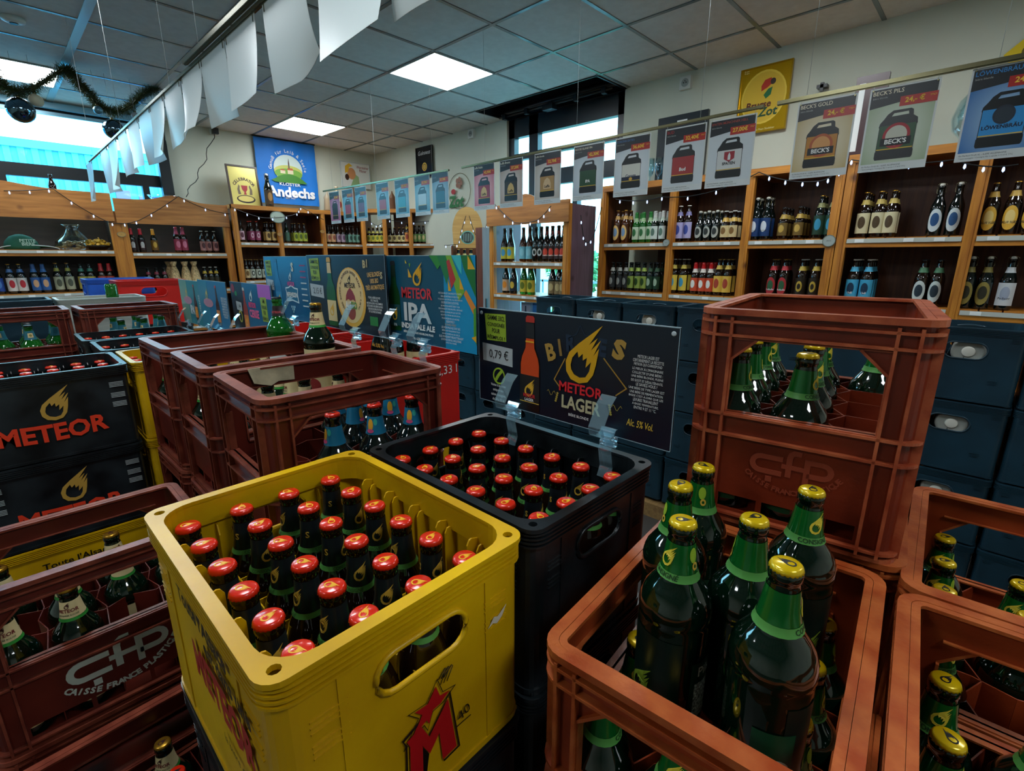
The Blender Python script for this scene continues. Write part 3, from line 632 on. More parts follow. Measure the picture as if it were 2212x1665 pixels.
tiers(.574, .567, -.878, 3, PI/2, 'black crate stacked beneath the black crate of red-capped bottles', group='black crates beneath the black crate')
def pallet(x, y, L, Wd, h, rz, label):
    t = thing('wooden_pallet', label, 'pallet', (x, y, 0), rz); mw = wood('pallet_wood', '7a5c3a', 'a08050', knots=False)
    mm = M(); n = 5
    for k in range(n): a = -Wd/2+k*(Wd-.06)/(n-1); mm.box(-L/2, L/2, a, a+.06, h-.02, h)
    mm.build('deck_board', mw, t); mm = M()
    for k in (-1, 0, 1): mm.box(k*(L/2-.04)-.04, k*(L/2-.04)+.04, -Wd/2, Wd/2, 0, h-.02)
    mm.build('pallet_block', mw, t)
pallet(.41, .565, .68, .42, H0-1.418, 0, 'wooden pallet under the yellow and black crate stacks')
# terracotta crates on the right
RL = .40
rr = cfp_crate(m_redo, 'terracotta crate at lower right with six large green bottles standing on top'); rr.location = W(.563, .167, -.765); rr.rotation_euler.z = .084
TALL = [(.481, .096, -.552, 'nearest', 1.15), (.489, .204, -.552, 'leftmost of the front pair', -1.25), (.550, .148, -.552, 'middle', 2.4), (.573, .247, -.552, 'back left', 2.9), (.662, .254, -.557, 'farthest', -2.1), (.674, .120, -.552, 'rightmost, showing its neck emblem', .0)]
for x, y, z, w, an in TALL: place(B_tall, W(x, y, z), HEAD[0]+an, 'large green yellow-capped bottle standing high in the lower right crate, %s' % w, 'large bottles standing high in the lower right crate')
fill(rr, .40, .30, 4, 3, B_tall, .012, 'sunken yellow-capped green bottle in the lower right crate,', '', 'sunken bottles in the lower right crate', skip=((1, 1), (2, 1), (2, 2)))
rb = cfp_crate(m_redo, 'terracotta crate directly under the raised terracotta crate'); rb.location = W(.985, .185, -.765); rb.rotation_euler.z = .10
rs = cfp_crate(m_red, 'raised terracotta crate with open window showing yellow-capped green bottles'); rs.location = W(.9735, .202, -.420); rs.rotation_euler.z = .138
emblem_cfp(rs, '-x', .40, .30, mat('terracotta_relief', '93402a', 0.35), .105, .62)
fill(rs, .40, .30, 4, 3, B_tall, .012, 'yellow-capped green bottle in the raised terracotta crate,', '', 'bottles in the raised terracotta crate', skip=((0, 0), (1, 0), (2, 0)))
r2 = cfp_crate(m_redo, 'orange-brown crate in the lower right corner of the picture'); r2.location = W(.568, -.146, -.765); r2.rotation_euler.z = .084
fill(r2, .40, .30, 4, 3, B_tall, .012, 'yellow-capped green bottle in the lower right corner crate,', '', 'bottles in the lower right corner crate', skip=((0, 1), (0, 0)))
r3 = cfp_crate(m_redo, 'orange-brown crate at the right edge behind the corner crate'); r3.location = W(.975, -.118, -.768); r3.rotation_euler.z = .055
fill(r3, .40, .30, 4, 3, B_tall, .012, 'yellow-capped green bottle in the right edge crate,', '', 'bottles in the right edge crate', skip=((0, 1), (1, 0), (3, 1)))
LOWR = cfp_crate(m_redm, 'terracotta crate', grid=False); PROTOS.append(LOWR); LOWR.location = (0, 0, -5)
for (x, y, rz, nm) in ((.563, .167, .084, 'lower right crate'), (.985, .185, .10, 'raised crate stack'), (.568, -.146, .084, 'corner crate'), (.975, -.118, .055, 'right edge crate')):
    tiers(x, y, -1.110, 1, rz, 'terracotta crate stacked beneath the '+nm, .345, LOWR); tiers(x, y, -1.455, 1, rz, 'terracotta crate at the bottom beneath the '+nm, .345, LOWR)
pallet(.77, .02, .84, .62, .165, .07, 'wooden pallet under the terracotta stacks at right')
# maroon crates in a row behind the yellow one
Ms = []
for k, (x, y, rz, lb) in enumerate(((.473, .998, -.035, 'maroon crate just behind the yellow crate, nearest of the row of three'), (.475, 1.348, -.015, 'maroon crate in the middle of the row of three'), (.470, 1.690, .02, 'maroon crate farthest in the row of three'))):
    t = cfp_crate(m_redm, lb, L=.39, Wd=.305); t.location = W(x, y, -.580); t.rotation_euler.z = rz; Ms.append(t)
    for q in range(3): place(LOWR, W(x, y, -.9275-.3475*q if q < 2 else -1.62), rz, 'maroon crate beneath the %s of the row of three, %s down' % (['nearest', 'middle', 'farthest'][k], ordn(q)), 'maroon crates beneath the row of three')
fill(Ms[0], .39, .305, 4, 3, B_tiger, .012, 'orange-capped bottle with blue collar in the nearest maroon crate,', '', 'blue-collared bottles in the nearest maroon crate', only=((1, 0), (2, 0), (3, 0), (2, 1), (3, 2), (2, 2), (3, 1)))
TC = [(.602, 1.325, -.388)]; TG = [(.628, 1.660, -.392)]
place(B_cream, W(*TC[0]), HEAD[0]-.2, 'dark green bottle with cream collar standing high in the middle maroon crate')
place(B_plaingreen, W(*TG[0]), HEAD[0], 'bright green bottle standing high in the farthest maroon crate')
fill(Ms[1], .39, .305, 4, 3, B_cream, .012, 'cream-collared green bottle in the middle maroon crate,', '', 'cream-collared bottles in the middle maroon crate', avoid=TC)
fill(Ms[2], .39, .305, 4, 3, B_cream, .012, 'cream-collared green bottle in the farthest maroon crate,', '', 'cream-collared bottles in the farthest maroon crate', avoid=TG, skip=((0, 0), (1, 0), (0, 1)))
pw = [ony(u, v, 1.135) for u, v in ((533, 797), (632, 783), (635, 818), (600, 822), (585, 832), (548, 828))]
tag(M().plate([[(p.x, p.z+H0) for p in pw]], 1.131, 1.1325).build('torn_paper', mat('crumpled_paper', 'c9bd9c', 0.7, var=.25, scale=25, bump=.8, bscale=30)), 'torn crumpled paper stuck inside the nearest maroon crate', 'paper')
# crate with white maker lettering at lower left
rl = cfp_crate(m_redm, 'maroon crate at lower left with white maker lettering on its side'); rl.location = W(.040, 1.318, -.915); rl.rotation_euler.z = 0
emblem_cfp(rl, '-y', .40, .30, flat('c5cfc6'), .103, .95)
fill(rl, .40, .30, 4, 3, B_cream, .012, 'cream-collared green bottle in the lettered lower left crate,', '', 'cream-collared bottles in the lettered crate', skip=((0, 1), (2, 0), (1, 2)))
tiers(.040, 1.318, -1.26, 2, 0, 'maroon crate stacked beneath the lettered lower left crate', .36, LOWR, 'crates beneath the lettered crate')
rq = cfp_crate(m_redm, 'maroon crate at the bottom left, lowest and nearest the corner'); rq.location = W(.030, .995, -1.265); rq.rotation_euler.z = .05
for (i, j, pr, nm) in ((3, 2, B_cream, 'green'), (2, 2, B_cream, 'green'), (3, 1, B_tiger, 'blue-collared'), (3, 0, B_tiger, 'blue-collared'), (2, 1, B_tiger, 'blue-collared'), (2, 0, B_cream, 'green')):
    x, y, _, _ = [c for c in cells(.40, .30, 4, 3) if c[2] == i and c[3] == j][0]; place(pr, at(rq, x, y, .012), HEAD[0], '%s bottle in the bottom left crate, %s along, %s row from front' % (nm, ordn(i), ordn(j)))
tiers(.030, .995, -1.615, 1, .05, 'maroon crate on the floor beneath the bottom left crate', .35, LOWR)
# black and yellow stacks on the left
def print_crate(t, key, L, Wd, gold='b08a3a', red='d8391c'):
    T = face_T(L, Wd, key)
    o = shape([flame(0.012, .177, .105)], flat(gold), t, -.0034, 'flame_emblem', .0005); o.matrix_local = T
    o = text('METEOR', .072, flat(red), t, -.005, .085, -.0034, .035, sx=.92, arch=.55); o.matrix_local = T
    mm = M()
    for s in (-1, 1):
        for g in (.215, .180, .150):
            for j in range(4): mm.box(s*.165-.018, s*.165+.018, -.0030, -.0022, g-j*.0045, g-j*.0045+.0016)
    o = mm.build('white_ridges', flat('aab2b2'), t); o.matrix_local = T
BL = []
for k, z in enumerate((-.607, -.877)):
    t = small_crate(m_blk, ['black printed crate of red-capped bottles at left, topmost of its stack', 'black printed crate at left, second from the top of its stack'][k], grips=False); t.location = W(.055, 2.150, z); print_crate(t, '-y', .41, .315); BL.append(t)
t = small_crate(m_yel, 'yellow printed crate at left beneath the two black printed crates', grips=False); t.location = W(.055, 2.150, -1.147)
o = text("Toute l'Alsace", .03, i_K, t, -.02, .20, -.0030, .02); o.matrix_local = face_T(.41, .315, '-y'); o = text('METEOR', .06, flat('a3261e', .4), t, 0, .12, -.0030, .03); o.matrix_local = face_T(.41, .315, '-y')
tiers(.055, 2.150, -1.417, 1, 0, 'black crate at the bottom of the left printed stack')
fill(BL[0], .41, .315, 6, 4, B_red, .018, 'red-capped bottle in the black printed crate at left,', '', 'red-capped bottles in the black printed crate')
yt = small_crate(m_yel, 'yellow crate beside the black printed stack, topmost'); yt.location = W(.474, 2.150, -.607)
fill(yt, .41, .315, 6, 4, B_red, .018, 'red-capped bottle in the far yellow crate,', '', 'red-capped bottles in the far yellow crate', only=[(i, j) for i in range(2) for j in range(4)])
LOWY = small_crate(m_yel, 'yellow crate', fins=False); PROTOS.append(LOWY); LOWY.location = (0, 0, -5)
tiers(.474, 2.150, -.877, 3, 0, 'yellow crate beneath the far yellow crate', .27, LOWY, 'yellow crates beneath the far yellow crate')
for (x, y, lb, wh) in ((.440, 2.500, 'black crate of red-capped bottles just behind the far yellow crate', 'in the nearer far black crate,'), (.420, 2.835, 'black crate of red-capped bottles, farthest of the black crates at left', 'in the farthest black crate,')):
    t = small_crate(m_blk, lb); t.location = W(x, y, -.607); fill(t, .41, .315, 6, 4, B_red, .018, 'red-capped bottle', wh, 'red-capped bottles '+wh[:-1])
    tiers(x, y, -.877, 3, 0, 'black crate stacked '+('beneath the nearer far black crate' if y < 2.7 else 'beneath the farthest black crate'))
pallet(.26, 2.50, .86, 1.0, H0-1.418, 0, 'wooden pallet under the black and yellow stacks at left')
for k, (x, y, rz) in enumerate(((.03, 3.235, 0), (.455, 3.19, .03))):
    t = cfp_crate(m_redm, ['far maroon crate at the left edge of the picture', 'far maroon crate beside the small signs'][k]); t.location = W(x, y, -.580); t.rotation_euler.z = rz
    fill(t, .40, .30, 4, 3, B_blueneck, .012, 'green bottle with blue collar and silver top', ['in the far maroon crate at the edge,', 'in the far maroon crate by the signs,'][k], ['blue-collared bottles in the far left maroon crate', 'blue-collared bottles in the far maroon crate by the signs'][k], skip=((0, 0), (1, 0), (3, 0), (0, 2)) if k == 0 else ((0, 0), (3, 0), (1, 1)))
    for q in range(3): place(LOWR, W(x, y, -.9275-.3475*q if q < 2 else -1.62), rz, 'maroon crate beneath the far maroon crate %s, %s down' % (['at the left edge', 'beside the small signs'][k], ordn(q)))
# far grey, red and blue crates
def far_crate(m, u0, u1, v, y, label, L=.40, Wd=.30, H=.27, rz=0, n=4):
    a, b = ony(u0, v, y), ony(u1, v, y); t = small_crate(m, label, L, Wd, H, fins=False, grips=False, hole=(.075, .032, .20*H/.27), allholes=True); z = a.z
    t.location = W((a.x+b.x)/2, y+Wd/2, z-H); t.rotation_euler.z = rz; return t
m_grey = wood('grey_board', '8d9690', 'b7bcb2', knots=False); m_redb = mat('bright_red_plastic', 'c01a14', 0.35, var=.1); m_blue = mat('blue_plastic', '1d55b8', 0.35, var=.1)
g0 = far_crate(m_grey, 128, 312, 648, 3.62, 'pale grey slatted crate behind the far maroon crates'); g1 = far_crate(m_navy, 0, 118, 652, 3.62, 'dark navy crate at left edge behind the far maroon crates'); g1.location.x = g0.location.x-.415
c0 = thing('can_cluster', 'shiny green cans standing up in the pale grey crate', 'can', at(g0, .05, -.09, .235)); M().lathe([(.02, 0), (.028, .006), (.030, .012), (.030, .10), (.026, .108), (.0245, .11)], 16).build('can_body', m_lgreen, c0); M().lathe([(.0001, .1085), (.0235, .1085)], 16, None, False).build('can_lid', m_steel, c0)
f1 = far_crate(m_redb, 262, 392, 607, 4.15, 'bright red crate with hand hole in front of the shelves', H=.30); f2 = far_crate(m_blue, 222, 300, 603, 4.50, 'blue crate behind the bright red crate')
def stack_below(t, m, what):
    z = t.location.z; k = 0
    n = max(1, int(z/.27)); h = z/n
    for k in range(n):
        c = place(LOW, (t.location.x, t.location.y, z-h*(k+1)), t.rotation_euler.z, '%s, %s one down' % (what, ordn(k))); c.scale = (1, 1, h/.27)
for t, w in ((g0, 'crate beneath the pale grey crate'), (g1, 'crate beneath the dark navy crate at left edge'), (f1, 'crate beneath the bright red far crate'), (f2, 'crate beneath the blue far crate')): stack_below(t, None, w)
# red crates behind the maroon row
RCs = []
for k, (x, y, z, lb) in enumerate(((.885, 1.435, -.30, 'red crate with white print just right of the maroon row'), (.905, 1.900, -.27, 'red crate behind the printed red crate, right of the maroon row'))):
    t = small_crate(m_redb, lb, fins=False, grips=False); t.location = W(x, y, z-.27); t.rotation_euler.z = PI/2; RCs.append(t)
    o = text('0,33 l', .04, m_white, t, .09, .215, -.0030, .0); o.matrix_local = face_T(.41, .315, '-x')
    for q in range(3): c = place(LOWY, W(x, y, z-.54-.27*q), PI/2, 'crate beneath the %s red crate, %s down' % (['printed', 'rear'][k], ordn(q)))
pallet(.895, 1.67, .36, .90, .240, 0, 'wooden pallet under the red crates')
# red crate bottles
B_goldneck = proto('goldneck', 'half', m_dark, m_capgold, [P_band('neck_label', 'half', .205, .240, flat('c79a2a', .35)), P_band('body_label', 'half', .04, .13, m_cream, 2.0), P_patch('round_emblem', 'half', .09, .018, .024, flat('a5322a'))])
for k, (x, y) in enumerate(((.80, 1.33), (.86, 1.36), (.93, 1.33), (.98, 1.40))): place(B_goldneck, W(x, y, -.425), HEAD[0], 'gold-necked brown bottle showing under the large turquoise sign, %s from left' % ordn(k), 'gold-necked bottles in the red crate')
# ---------------------------------------------------------------- navy crate wall in front of the right shelves
NP = small_crate(m_navy, 'navy crate', L=.355, Wd=.32, H=.305, hole=(.068, .034, .212), fins=False, kind='navy_crate', grips=False); PROTOS.append(NP); NP.location = (0, 0, -5)
mm = M()
for s in (-1, 1):
    for j in range(3): mm.box(s*.10-.014, s*.10+.014, -.1625, -.1600, .10-j*.006, .102-j*.006)
    for j in range(3): mm.box(s*.14-.014, s*.14+.014, -.1625, -.1600, .27-j*.006, .272-j*.006)
mm.tube([(-.045+.09*i/8, 0, .295+.006*math.sin(PI*i/8)) for i in range(9)], .005, 6); mm.build('ridge_marks', m_navy, NP)
m_tin = mat('brushed_tin', 'a3a69f', 0.35, metal=.25)
for c in range(9):
    yc_ = 2.196-.36*c
    for k in range(4):
        if k == 3 and c in (): continue
        o = place(NP, W(2.86, yc_, -.580-.309*k), -PI/2, 'navy crate of the navy crate wall, %s column from left, %s' % (ordn(c), ['topmost', 'second from top', 'third from top', 'bottom'][k]))
        if k < 3 and c in (5, 6, 1, 2, 7):
            t = thing('metal_keg', 'silver keg end in the hand hole of the %s navy crate, %s column' % (['topmost', 'second highest', 'third highest'][k], ordn(c)), 'keg', (2.752, yc_-.01, H0-.580-.309*k+.205), -PI/2)
            T = Matrix.Rotation(PI/2, 4, 'X'); M().lathe([(.052, -.10), (.056, -.09), (.056, .018), (.050, .028), (.044, .024), (.0001, .024)], 24, T).build('keg_body', m_tin, t); M().lathe([(.020, .024), (.022, .028), (.018, .030), (.0001, .030)], 20, T).build('keg_cap', m_capwhite, t)
for c in range(3):
    for k in range(3): place(NP, W(2.90, 2.56+.36*c, -.805-.309*k), -PI/2, 'navy crate left of the dark sign, lower stacks, %s from right, %s' % (ordn(c), ['topmost', 'middle', 'bottom'][k]))
pallet(2.87, .755, .40, 3.2, H0-1.507, 0, 'long pallet under the wall of navy crates'); pallet(2.90, 2.92, .36, 1.06, H0-1.423, 0, 'pallet under the lower navy stack')
# ---------------------------------------------------------------- shelving
def cabinet(label, x, y, rz, width, depth, top, ups, shelves, back=(0, 1), header=None, base=0.0, mside=None, upw=.05, rail=.045, slats=True, rails=True, mback=None):
    """local X right along the front, Y into the depth, Z up; ups are upright centre positions, shelves are board tops (eye-relative)"""
    t = thing('shelf_unit', label, 'shelf', (x, y, 0), rz); Z = lambda z: z+H0
    for u in ups:
        M().box(u-upw/2, u+upw/2, -.012, .028, 0, Z(top)-.001).box(u-upw*.22, u+upw*.22, -.016, -.012, 0, Z(top)-.02).build('upright', m_woodv, t)
        M().box(u-.010, u+.010, .028, depth, 0, Z(top)-.002).build('partition', mside or mback or m_woodd, t)
    for s in shelves:
        mm = M().box(ups[0]+.01, ups[-1]-.01, .0, depth, Z(s)-.028, Z(s)-.012)
        if slats:
            q = ups[0]+.03
            while q < ups[-1]-.1: mm.box(q, q+.085, .004, depth-.01, Z(s)-.012, Z(s)); q += .093
        else: mm.box(ups[0]+.01, ups[-1]-.01, .0, depth-.01, Z(s)-.014, Z(s))
        sh = mm.build('shelf_board', m_wood, t)
        M().box(ups[0]+.01, ups[-1]-.01, -.010, .002, Z(s)-.055, Z(s)-.030).build('shelf_edge', m_wood, t)
        if rails:
            for a, b in zip(ups[:-1], ups[1:]):
                r_ = M().box(a+upw/2+.004, b-upw/2-.004, -.016, -.012, Z(s)-.030, Z(s)-.006).build('price_rail', flat('b9beb6', .25), t)
                q = a+.07; rn = random.Random(int((a+s)*1000))
                while q < b-.09: M().box(q, q+.045, -.0175, -.016, Z(s)-.028, Z(s)-.008).build('price_tag', flat('e2e6e4'), r_); q += rn.uniform(.12, .25)
    if back: M().box(ups[0]+(ups[-1]-ups[0])*back[0], ups[0]+(ups[-1]-ups[0])*back[1], depth-.012, depth, .02, Z(top)-.01).build('back_panel', mback or m_woodd, t)
    if header is None:
        M().box(ups[0]-upw/2, ups[-1]+upw/2, -.018, depth, Z(top)-rail, Z(top)).build('top_rail', m_wood, t)
    else:
        h0, h1, hump, parts = header
        for k, (a, b) in enumerate(parts):
            P = [(a, Z(h0)), (b, Z(h0))]; n = 36
            for i in range(n+1):
                q = i/n; xx = b+(a-b)*q; d = (q-.5)/.16; P.append((xx, Z(h1)+hump*math.exp(-d*d)))
            M().plate([P], -.034, -.014).build('header_board', m_woodh, t)
    M().box(ups[0], ups[-1], .0, depth, 0, .08).build('plinth', m_woodd, t)
    return t
# right-hand shelves (front plane x = 3.62)
XS = 3.62
ZU, ZL = .112, -.272
cabinet('pine shelf unit on the right beside the window', XS, 0, -PI/2, 0, .42, .560, [-2.43, -1.82, -1.275, -.765], [ZU, ZL, -.70, -1.12], back=(.18, 1))
cabinet('pine shelf unit at the right edge of the picture', XS, 0, -PI/2, 0, .42, .575, [-.710, -.135, .45, 1.05], [ZU, ZL, -.70, -1.12])
# middle unit in front of the right window
XM = 3.30
cabinet('pine shelf unit with humped header standing in front of the window', XM, 0, -PI/2, 0, .38, .42, [-3.43, -2.56], [-.040, -.330, -.62, -.95], back=None, header=(.275, .445, .075, [(-3.47, -2.52)]), mside=m_woodp, slats=False, upw=.055)
m_dkb = wood('dark_stained_board', '14110f', '241b16', knots=False)  # near-black backs and partitions of the left units
# left units (front plane y = 6.2)
YL = 6.20
cabinet('pine shelf unit with humped header at far left', 0, YL, 0, 0, .42, .43, [-.62, .915], [.065, -.318, -.72, -1.1], header=(.335, .585, .045, [(-.64, .925)]), slats=False, upw=.07, mback=m_dkb)
cabinet('pine shelf unit with humped header, second from left', 0, YL, 0, 0, .42, .41, [.985, 1.905], [.045, -.335, -.72, -1.1], header=(.32, .545, .060, [(.94, 1.93)]), slats=False, upw=.07, mback=m_dkb)
YK = 6.12
xk = [ony(u, 480, YK).x for u in (508, 602, 697, 784)]
cabinet('pine shelf unit under the blue banner', 0, YK, 0, 0, .45, .56, xk, [.165, -.255, -.67, -1.1])
pd = ray(789, 555.6)*6.45; wd = 6.45/F
xd = [(u-789)*wd for u in (790, 835, 890, 950)]; rzd = math.atan2(RT.y, RT.x)
cabinet('pine corner shelf unit under the small price posters', pd.x, pd.y, rzd, 0, .34, .60, xd, [.175, -.25, -.67, -1.1], back=(.33, 1))
# ---------------------------------------------------------------- bottles on the shelves
def S(kind, glass, cap, lab=None, emb=None, col=None, foil=None, swing=False, oval=False, txt=None, txtc='15181a'):
    pr = PROF[kind][1]; top = max(z for r, z in pr if r > pr[4][0]*.95); nk0 = PROF[kind][0]-.075; parts = []
    z0, z1 = .025, top-.02; w = pr[3][0]
    if lab:
        if oval: parts.append(P_patch('oval_label', kind, (z0+z1)/2, w*.95, (z1-z0)*.52, flat(lab), .0006))
        else: parts.append(P_band('body_label', kind, z0, z1, flat(lab), 1.35, .0006, 1))
    if emb: parts.append(P_patch('label_emblem', kind, (z0+z1)/2+.004, w*.58, (z1-z0)*.30, flat(emb), .0012, .55 if oval is None else None))
    if txt: parts.append(P_text(kind, txt, .016, (z0+z1)/2-.022 if emb else (z0+z1)/2, flat(txtc)))
    if col: parts.append(P_band('neck_label', kind, nk0, nk0+.028, flat(col), 1.7, .0006, 2))
    return proto('s', kind, glass, cap, parts, seg=14, foil=flat(foil, .3) if foil else None, swing=swing)
def row(pr, us, v, plane, val, zt, rz, desc, where, group, behind=0, step=.075, cat=None, off=.07):
    """bottles side by side on a board, plus rows behind the front ones"""
    n = len(us)
    for b in range(behind+1):
        for i, u in enumerate(us):
            p = onx(u, v, val+off) if plane == 'x' else ony(u, v, val+off)
            x, y = (p.x+b*step, p.y) if plane == 'x' else (p.x, p.y+b*step)
            place(pr, W(x, y, zt+.001), rz, '%s on the %s, %s%s' % (desc, where, ordn(i)+' from left' if n > 1 else 'alone at front', '' if b == 0 else ', %s row behind' % ordn(b-1)), group)
RZR = -PI/2-.1
U, L_ = 'upper right shelf', 'lower right shelf'
def RU(pr, us, desc, **k): row(pr, us, 515, 'x', XS, ZU, RZR, desc, U, desc+' on the '+U, **k)
def RLo(pr, us, desc, **k): row(pr, us, 633, 'x', XS, ZL, RZR, desc, L_, desc+' on the '+L_, **k)
RU(S('half', m_amber, m_capgold, 'd9b36b', '6f8fb0', 'cfa35a', oval=True), (1333, 1350), 'amber bottle with peach oval label', behind=1)
RU(S('longneck', m_lgreen, None, 'b9cbb0', '2b6b3a', '9fc08f', foil='1f7a2c'), (1373, 1388, 1403), 'green-necked bottle with pale label', behind=1)
RU(S('longneck', m_green, None, 'c9d6d0', '5a7a6c', 'b8c8b8', foil='d4d8d2'), (1413, 1430), 'silver-necked bottle with pale label', behind=1)
RU(S('half', m_brown, m_capwhite, 'a9a5cf', '3a4a9a', '8a86b8'), (1466, 1484), 'dark bottle with violet label')
RU(S('stubby', m_dark, None, 'a8aba2', '2b302e', None, swing=True, oval=True), (1509, 1527, 1545), 'swing-top bottle with round grey label', behind=1)
RU(S('stubby', m_brown, m_capwhite, 'cdbb8b', '7c5a2c', 'c7a14a'), (1564, 1582), 'short bottle with cream label', behind=1)
RU(S('swing', m_dark, None, '17386a', 'c9d2da', None, swing=True, txt='Hacker'), (1628, 1650), 'swing-top bottle with blue label', behind=1)
RU(S('stubby', m_brown, m_capdark, '6b5526', 'b99a4a', 'a88a3a'), (1688, 1722), 'dark bottle with bronze label', behind=2)
RU(S('half', m_dark, m_capgold, '1c3a2a', '2f86a8', '8a8a5a'), (1765, 1790), 'dark bottle with green and blue label', behind=1)
RU(S('half', m_brown, m_capgold, 'cfc6a0', '4a3a24', 'bfa858'), (1858, 1889, 1916), 'brown bottle with square cream label', behind=2)
RU(S('swing', m_dark, None, 'c5cfd2', '1f4a7a', None, swing=True, oval=True), (2013, 2052), 'swing-top bottle with large blue and white oval label', behind=1)
RU(S('half', m_brown, m_capgold, 'd9a93a', 'e3c97c', 'c9a24a', oval=True, txt='ERDINGER'), (2127, 2172, 2214), 'brown bottle with yellow oval label')
RLo(S('longneck', m_dark, m_capdark, '25292a', '9aa09a', 'a8aaa0'), (1322, 1337, 1350), 'black-labelled bottle with grey collar', behind=1)
RLo(S('longneck', m_dark, m_capdark, '8da24a', '2c4a1c', '9ab04a', txt='2'), (1361, 1376, 1389), 'bottle with lime green label', behind=1)
RLo(S('longneck', m_dark, m_capdark, '1b3a25', '9fb59a', '2a4a30'), (1402, 1417), 'dark bottle with forest green label', behind=1)
RLo(S('half', m_brown, m_capwhite, 'd9c04a', '4aa3c7', 'c9b450'), (1453, 1473), 'bottle with yellow label and blue emblem', behind=1)
RLo(S('longneck', m_brown, None, 'c04a2c', 'dfe0d8', 'd8d0c4', foil='c8161a'), (1498, 1515, 1531), 'red-topped bottle with red and white label', behind=2)
RLo(S('half', m_brown, m_capgold, 'dcb54a', 'a8402c', 'd0b050'), (1549, 1568), 'bottle with amber yellow label', behind=1)
RLo(S('half', m_brown, m_capgold, 'a82a30', '2c5a3a', 'b8323a', oval=True, txt='Andechs', txtc='e0e0e0'), (1665, 1689), 'bottle with red oval label', behind=1)
RLo(S('half', m_brown, m_capwhite, '241c12', 'b89a3a', 'c4a848', oval=None), (1727, 1756), 'bottle with gold ring on black label', behind=1)
RLo(S('half', m_brown, m_capwhite, '3f9fc4', '16324a', '4aa6c9', txt='Hell', txtc='e8f2f6'), (1838, 1868), 'bottle with sky blue label', behind=2)
RLo(S('half', m_brown, m_capdark, 'c3ccc8', '23303a', '4a7a5a', oval=True), (1985, 2019), 'bottle with white oval label and green collar', behind=1)
RLo(S('swing', m_dark, None, '8a7c3c', '2a2a1c', '7a7038', swing=True, oval=True), (2086, 2123), 'swing-top bottle with olive gold label')
RLo(S('swing', m_dark, None, 'c3c8ca', '9aa3b4', 'c3c8ca', swing=True, txt='Pschorr'), (2172,), 'swing-top bottle with white label')
def MU(pr, us, desc, **k): row(pr, us, 560, 'x', XM, -.040, -PI/2+.25, desc, 'upper middle shelf', desc+' on the upper middle shelf', **k)
def ML(pr, us, desc, **k): row(pr, us, 640, 'x', XM, -.330, -PI/2+.25, desc, 'lower middle shelf', desc+' on the lower middle shelf', **k)
MU(S('champ', m_brown, m_capdark, 'b9b23a', '4a9ac0', None), (1091, 1104), 'tall bottle with yellow and blue label')
MU(S('champ', m_amber, m_capdark, '6fb4c4', '8ac4d0', None), (1131, 1145), 'tall amber bottle with light blue label')
MU(S('champ', m_dark, m_capdark, None, 'b9bcb8', None, oval=None), (1158, 1169), 'tall black bottle with small white round emblem')
MU(S('champ', m_brown, m_capdark, '2a1512', 'c8402a', '7a1f1a', txt='Houblon', txtc='d8d0c8'), (1181, 1193, 1206, 1217), 'tall dark bottle with small red emblem')
ML(S('champ', m_dark, m_capdark, 'c9a98c', 'd8862c', None), (1094,), 'tall bottle with peach and orange label')
ML(S('champ', m_dark, m_capwhite, '1a2430', 'c9a83c', None, foil='2a3240'), (1110,), 'tall dark blue bottle with yellow emblem')
ML(S('champ', m_lgreen, m_capgold, 'c4b23a', '5a6a1c', None, foil='2c4a1c'), (1132, 1148), 'tall green bottle with yellow label')
ML(S('champ', m_dark, m_capdark, '7a6a4a', 'b8a878', '8a7a4a'), (1193, 1207, 1217), 'tall dark bottle with tan label')
def LU(pr, us, z, desc, wh, **k): row(pr, us, 540, 'y', YL, z, 0, desc, wh, desc+' on the '+wh, **k)
LU(S('longneck', m_dark, None, '2a0f14', 'c0c4c4', None, foil='c02030', txt='Noel', txtc='e0e0e0'), (289, 309), .045, 'red-foiled tall bottle', 'upper left shelf', off=.1)
LU(S('longneck', m_dark, None, '6a4a12', 'c9a23a', None, foil='c98a1c'), (336,), .045, 'gold-foiled tall bottle', 'upper left shelf', off=.1)
LU(S('half', m_brown, m_capred, '8a2c44', 'c8708a', '9a3450', foil='8a2c44'), (386, 400), .045, 'pink-foiled bottle with crimson label', 'upper left shelf', off=.1)
LU(S('longneck', m_brown, m_capwhite, '9a6a64', '4a2024', None), (440, 452, 467), .045, 'dark bottle with mottled pink label', 'upper left shelf', off=.1)
def L2(pr, us, desc, **k): row(pr, us, 628, 'y', YL, -.318, 0, desc, 'lower left shelf', desc+' on the lower left shelf', off=.1, **k)
L2(S('half', m_dark, m_capdark, '1c3f8c', '4a7ac0', '2a5aa0', foil='1c3f7c'), (1,), 'blue-labelled bottle cut off at the picture edge')
L2(S('half', m_dark, m_capgold, 'c9c9c4', 'b02a34', '3a6aa0'), (30, 53), 'bottle with white label and red figure')
L2(S('half', m_dark, m_capdark, '2a5a9a', 'c8a07a', '2f6aa8', foil='1f4a80'), (82, 103), 'blue-labelled bottle with round portrait')
L2(S('swing', m_dark, m_capgold, '9a9f86', '4a5040', '8f9440'), (132, 156), 'bottle with sage label and flat gold top')
L2(S('half', m_dark, m_capdark, 'a8a04a', '6a6c2c', '2c7a6c', txt='IPA'), (184, 203), 'bottle with olive label and teal collar')
L2(S('half', m_brown, m_capred, 'b04a34', 'd89a6a', 'b02c30', foil='b0262c'), (227, 245), 'red-collared bottle with rust label')
row(S('longneck', m_dark, m_capdark, '2c1a1a', None, '8a3a4a'), (322, 340, 357), 600, 'y', YL, -.335, 0, 'dark bottle with red collar', 'lower left shelf behind the red crate', 'dark red-collared bottles on the lower left shelf', off=.1)
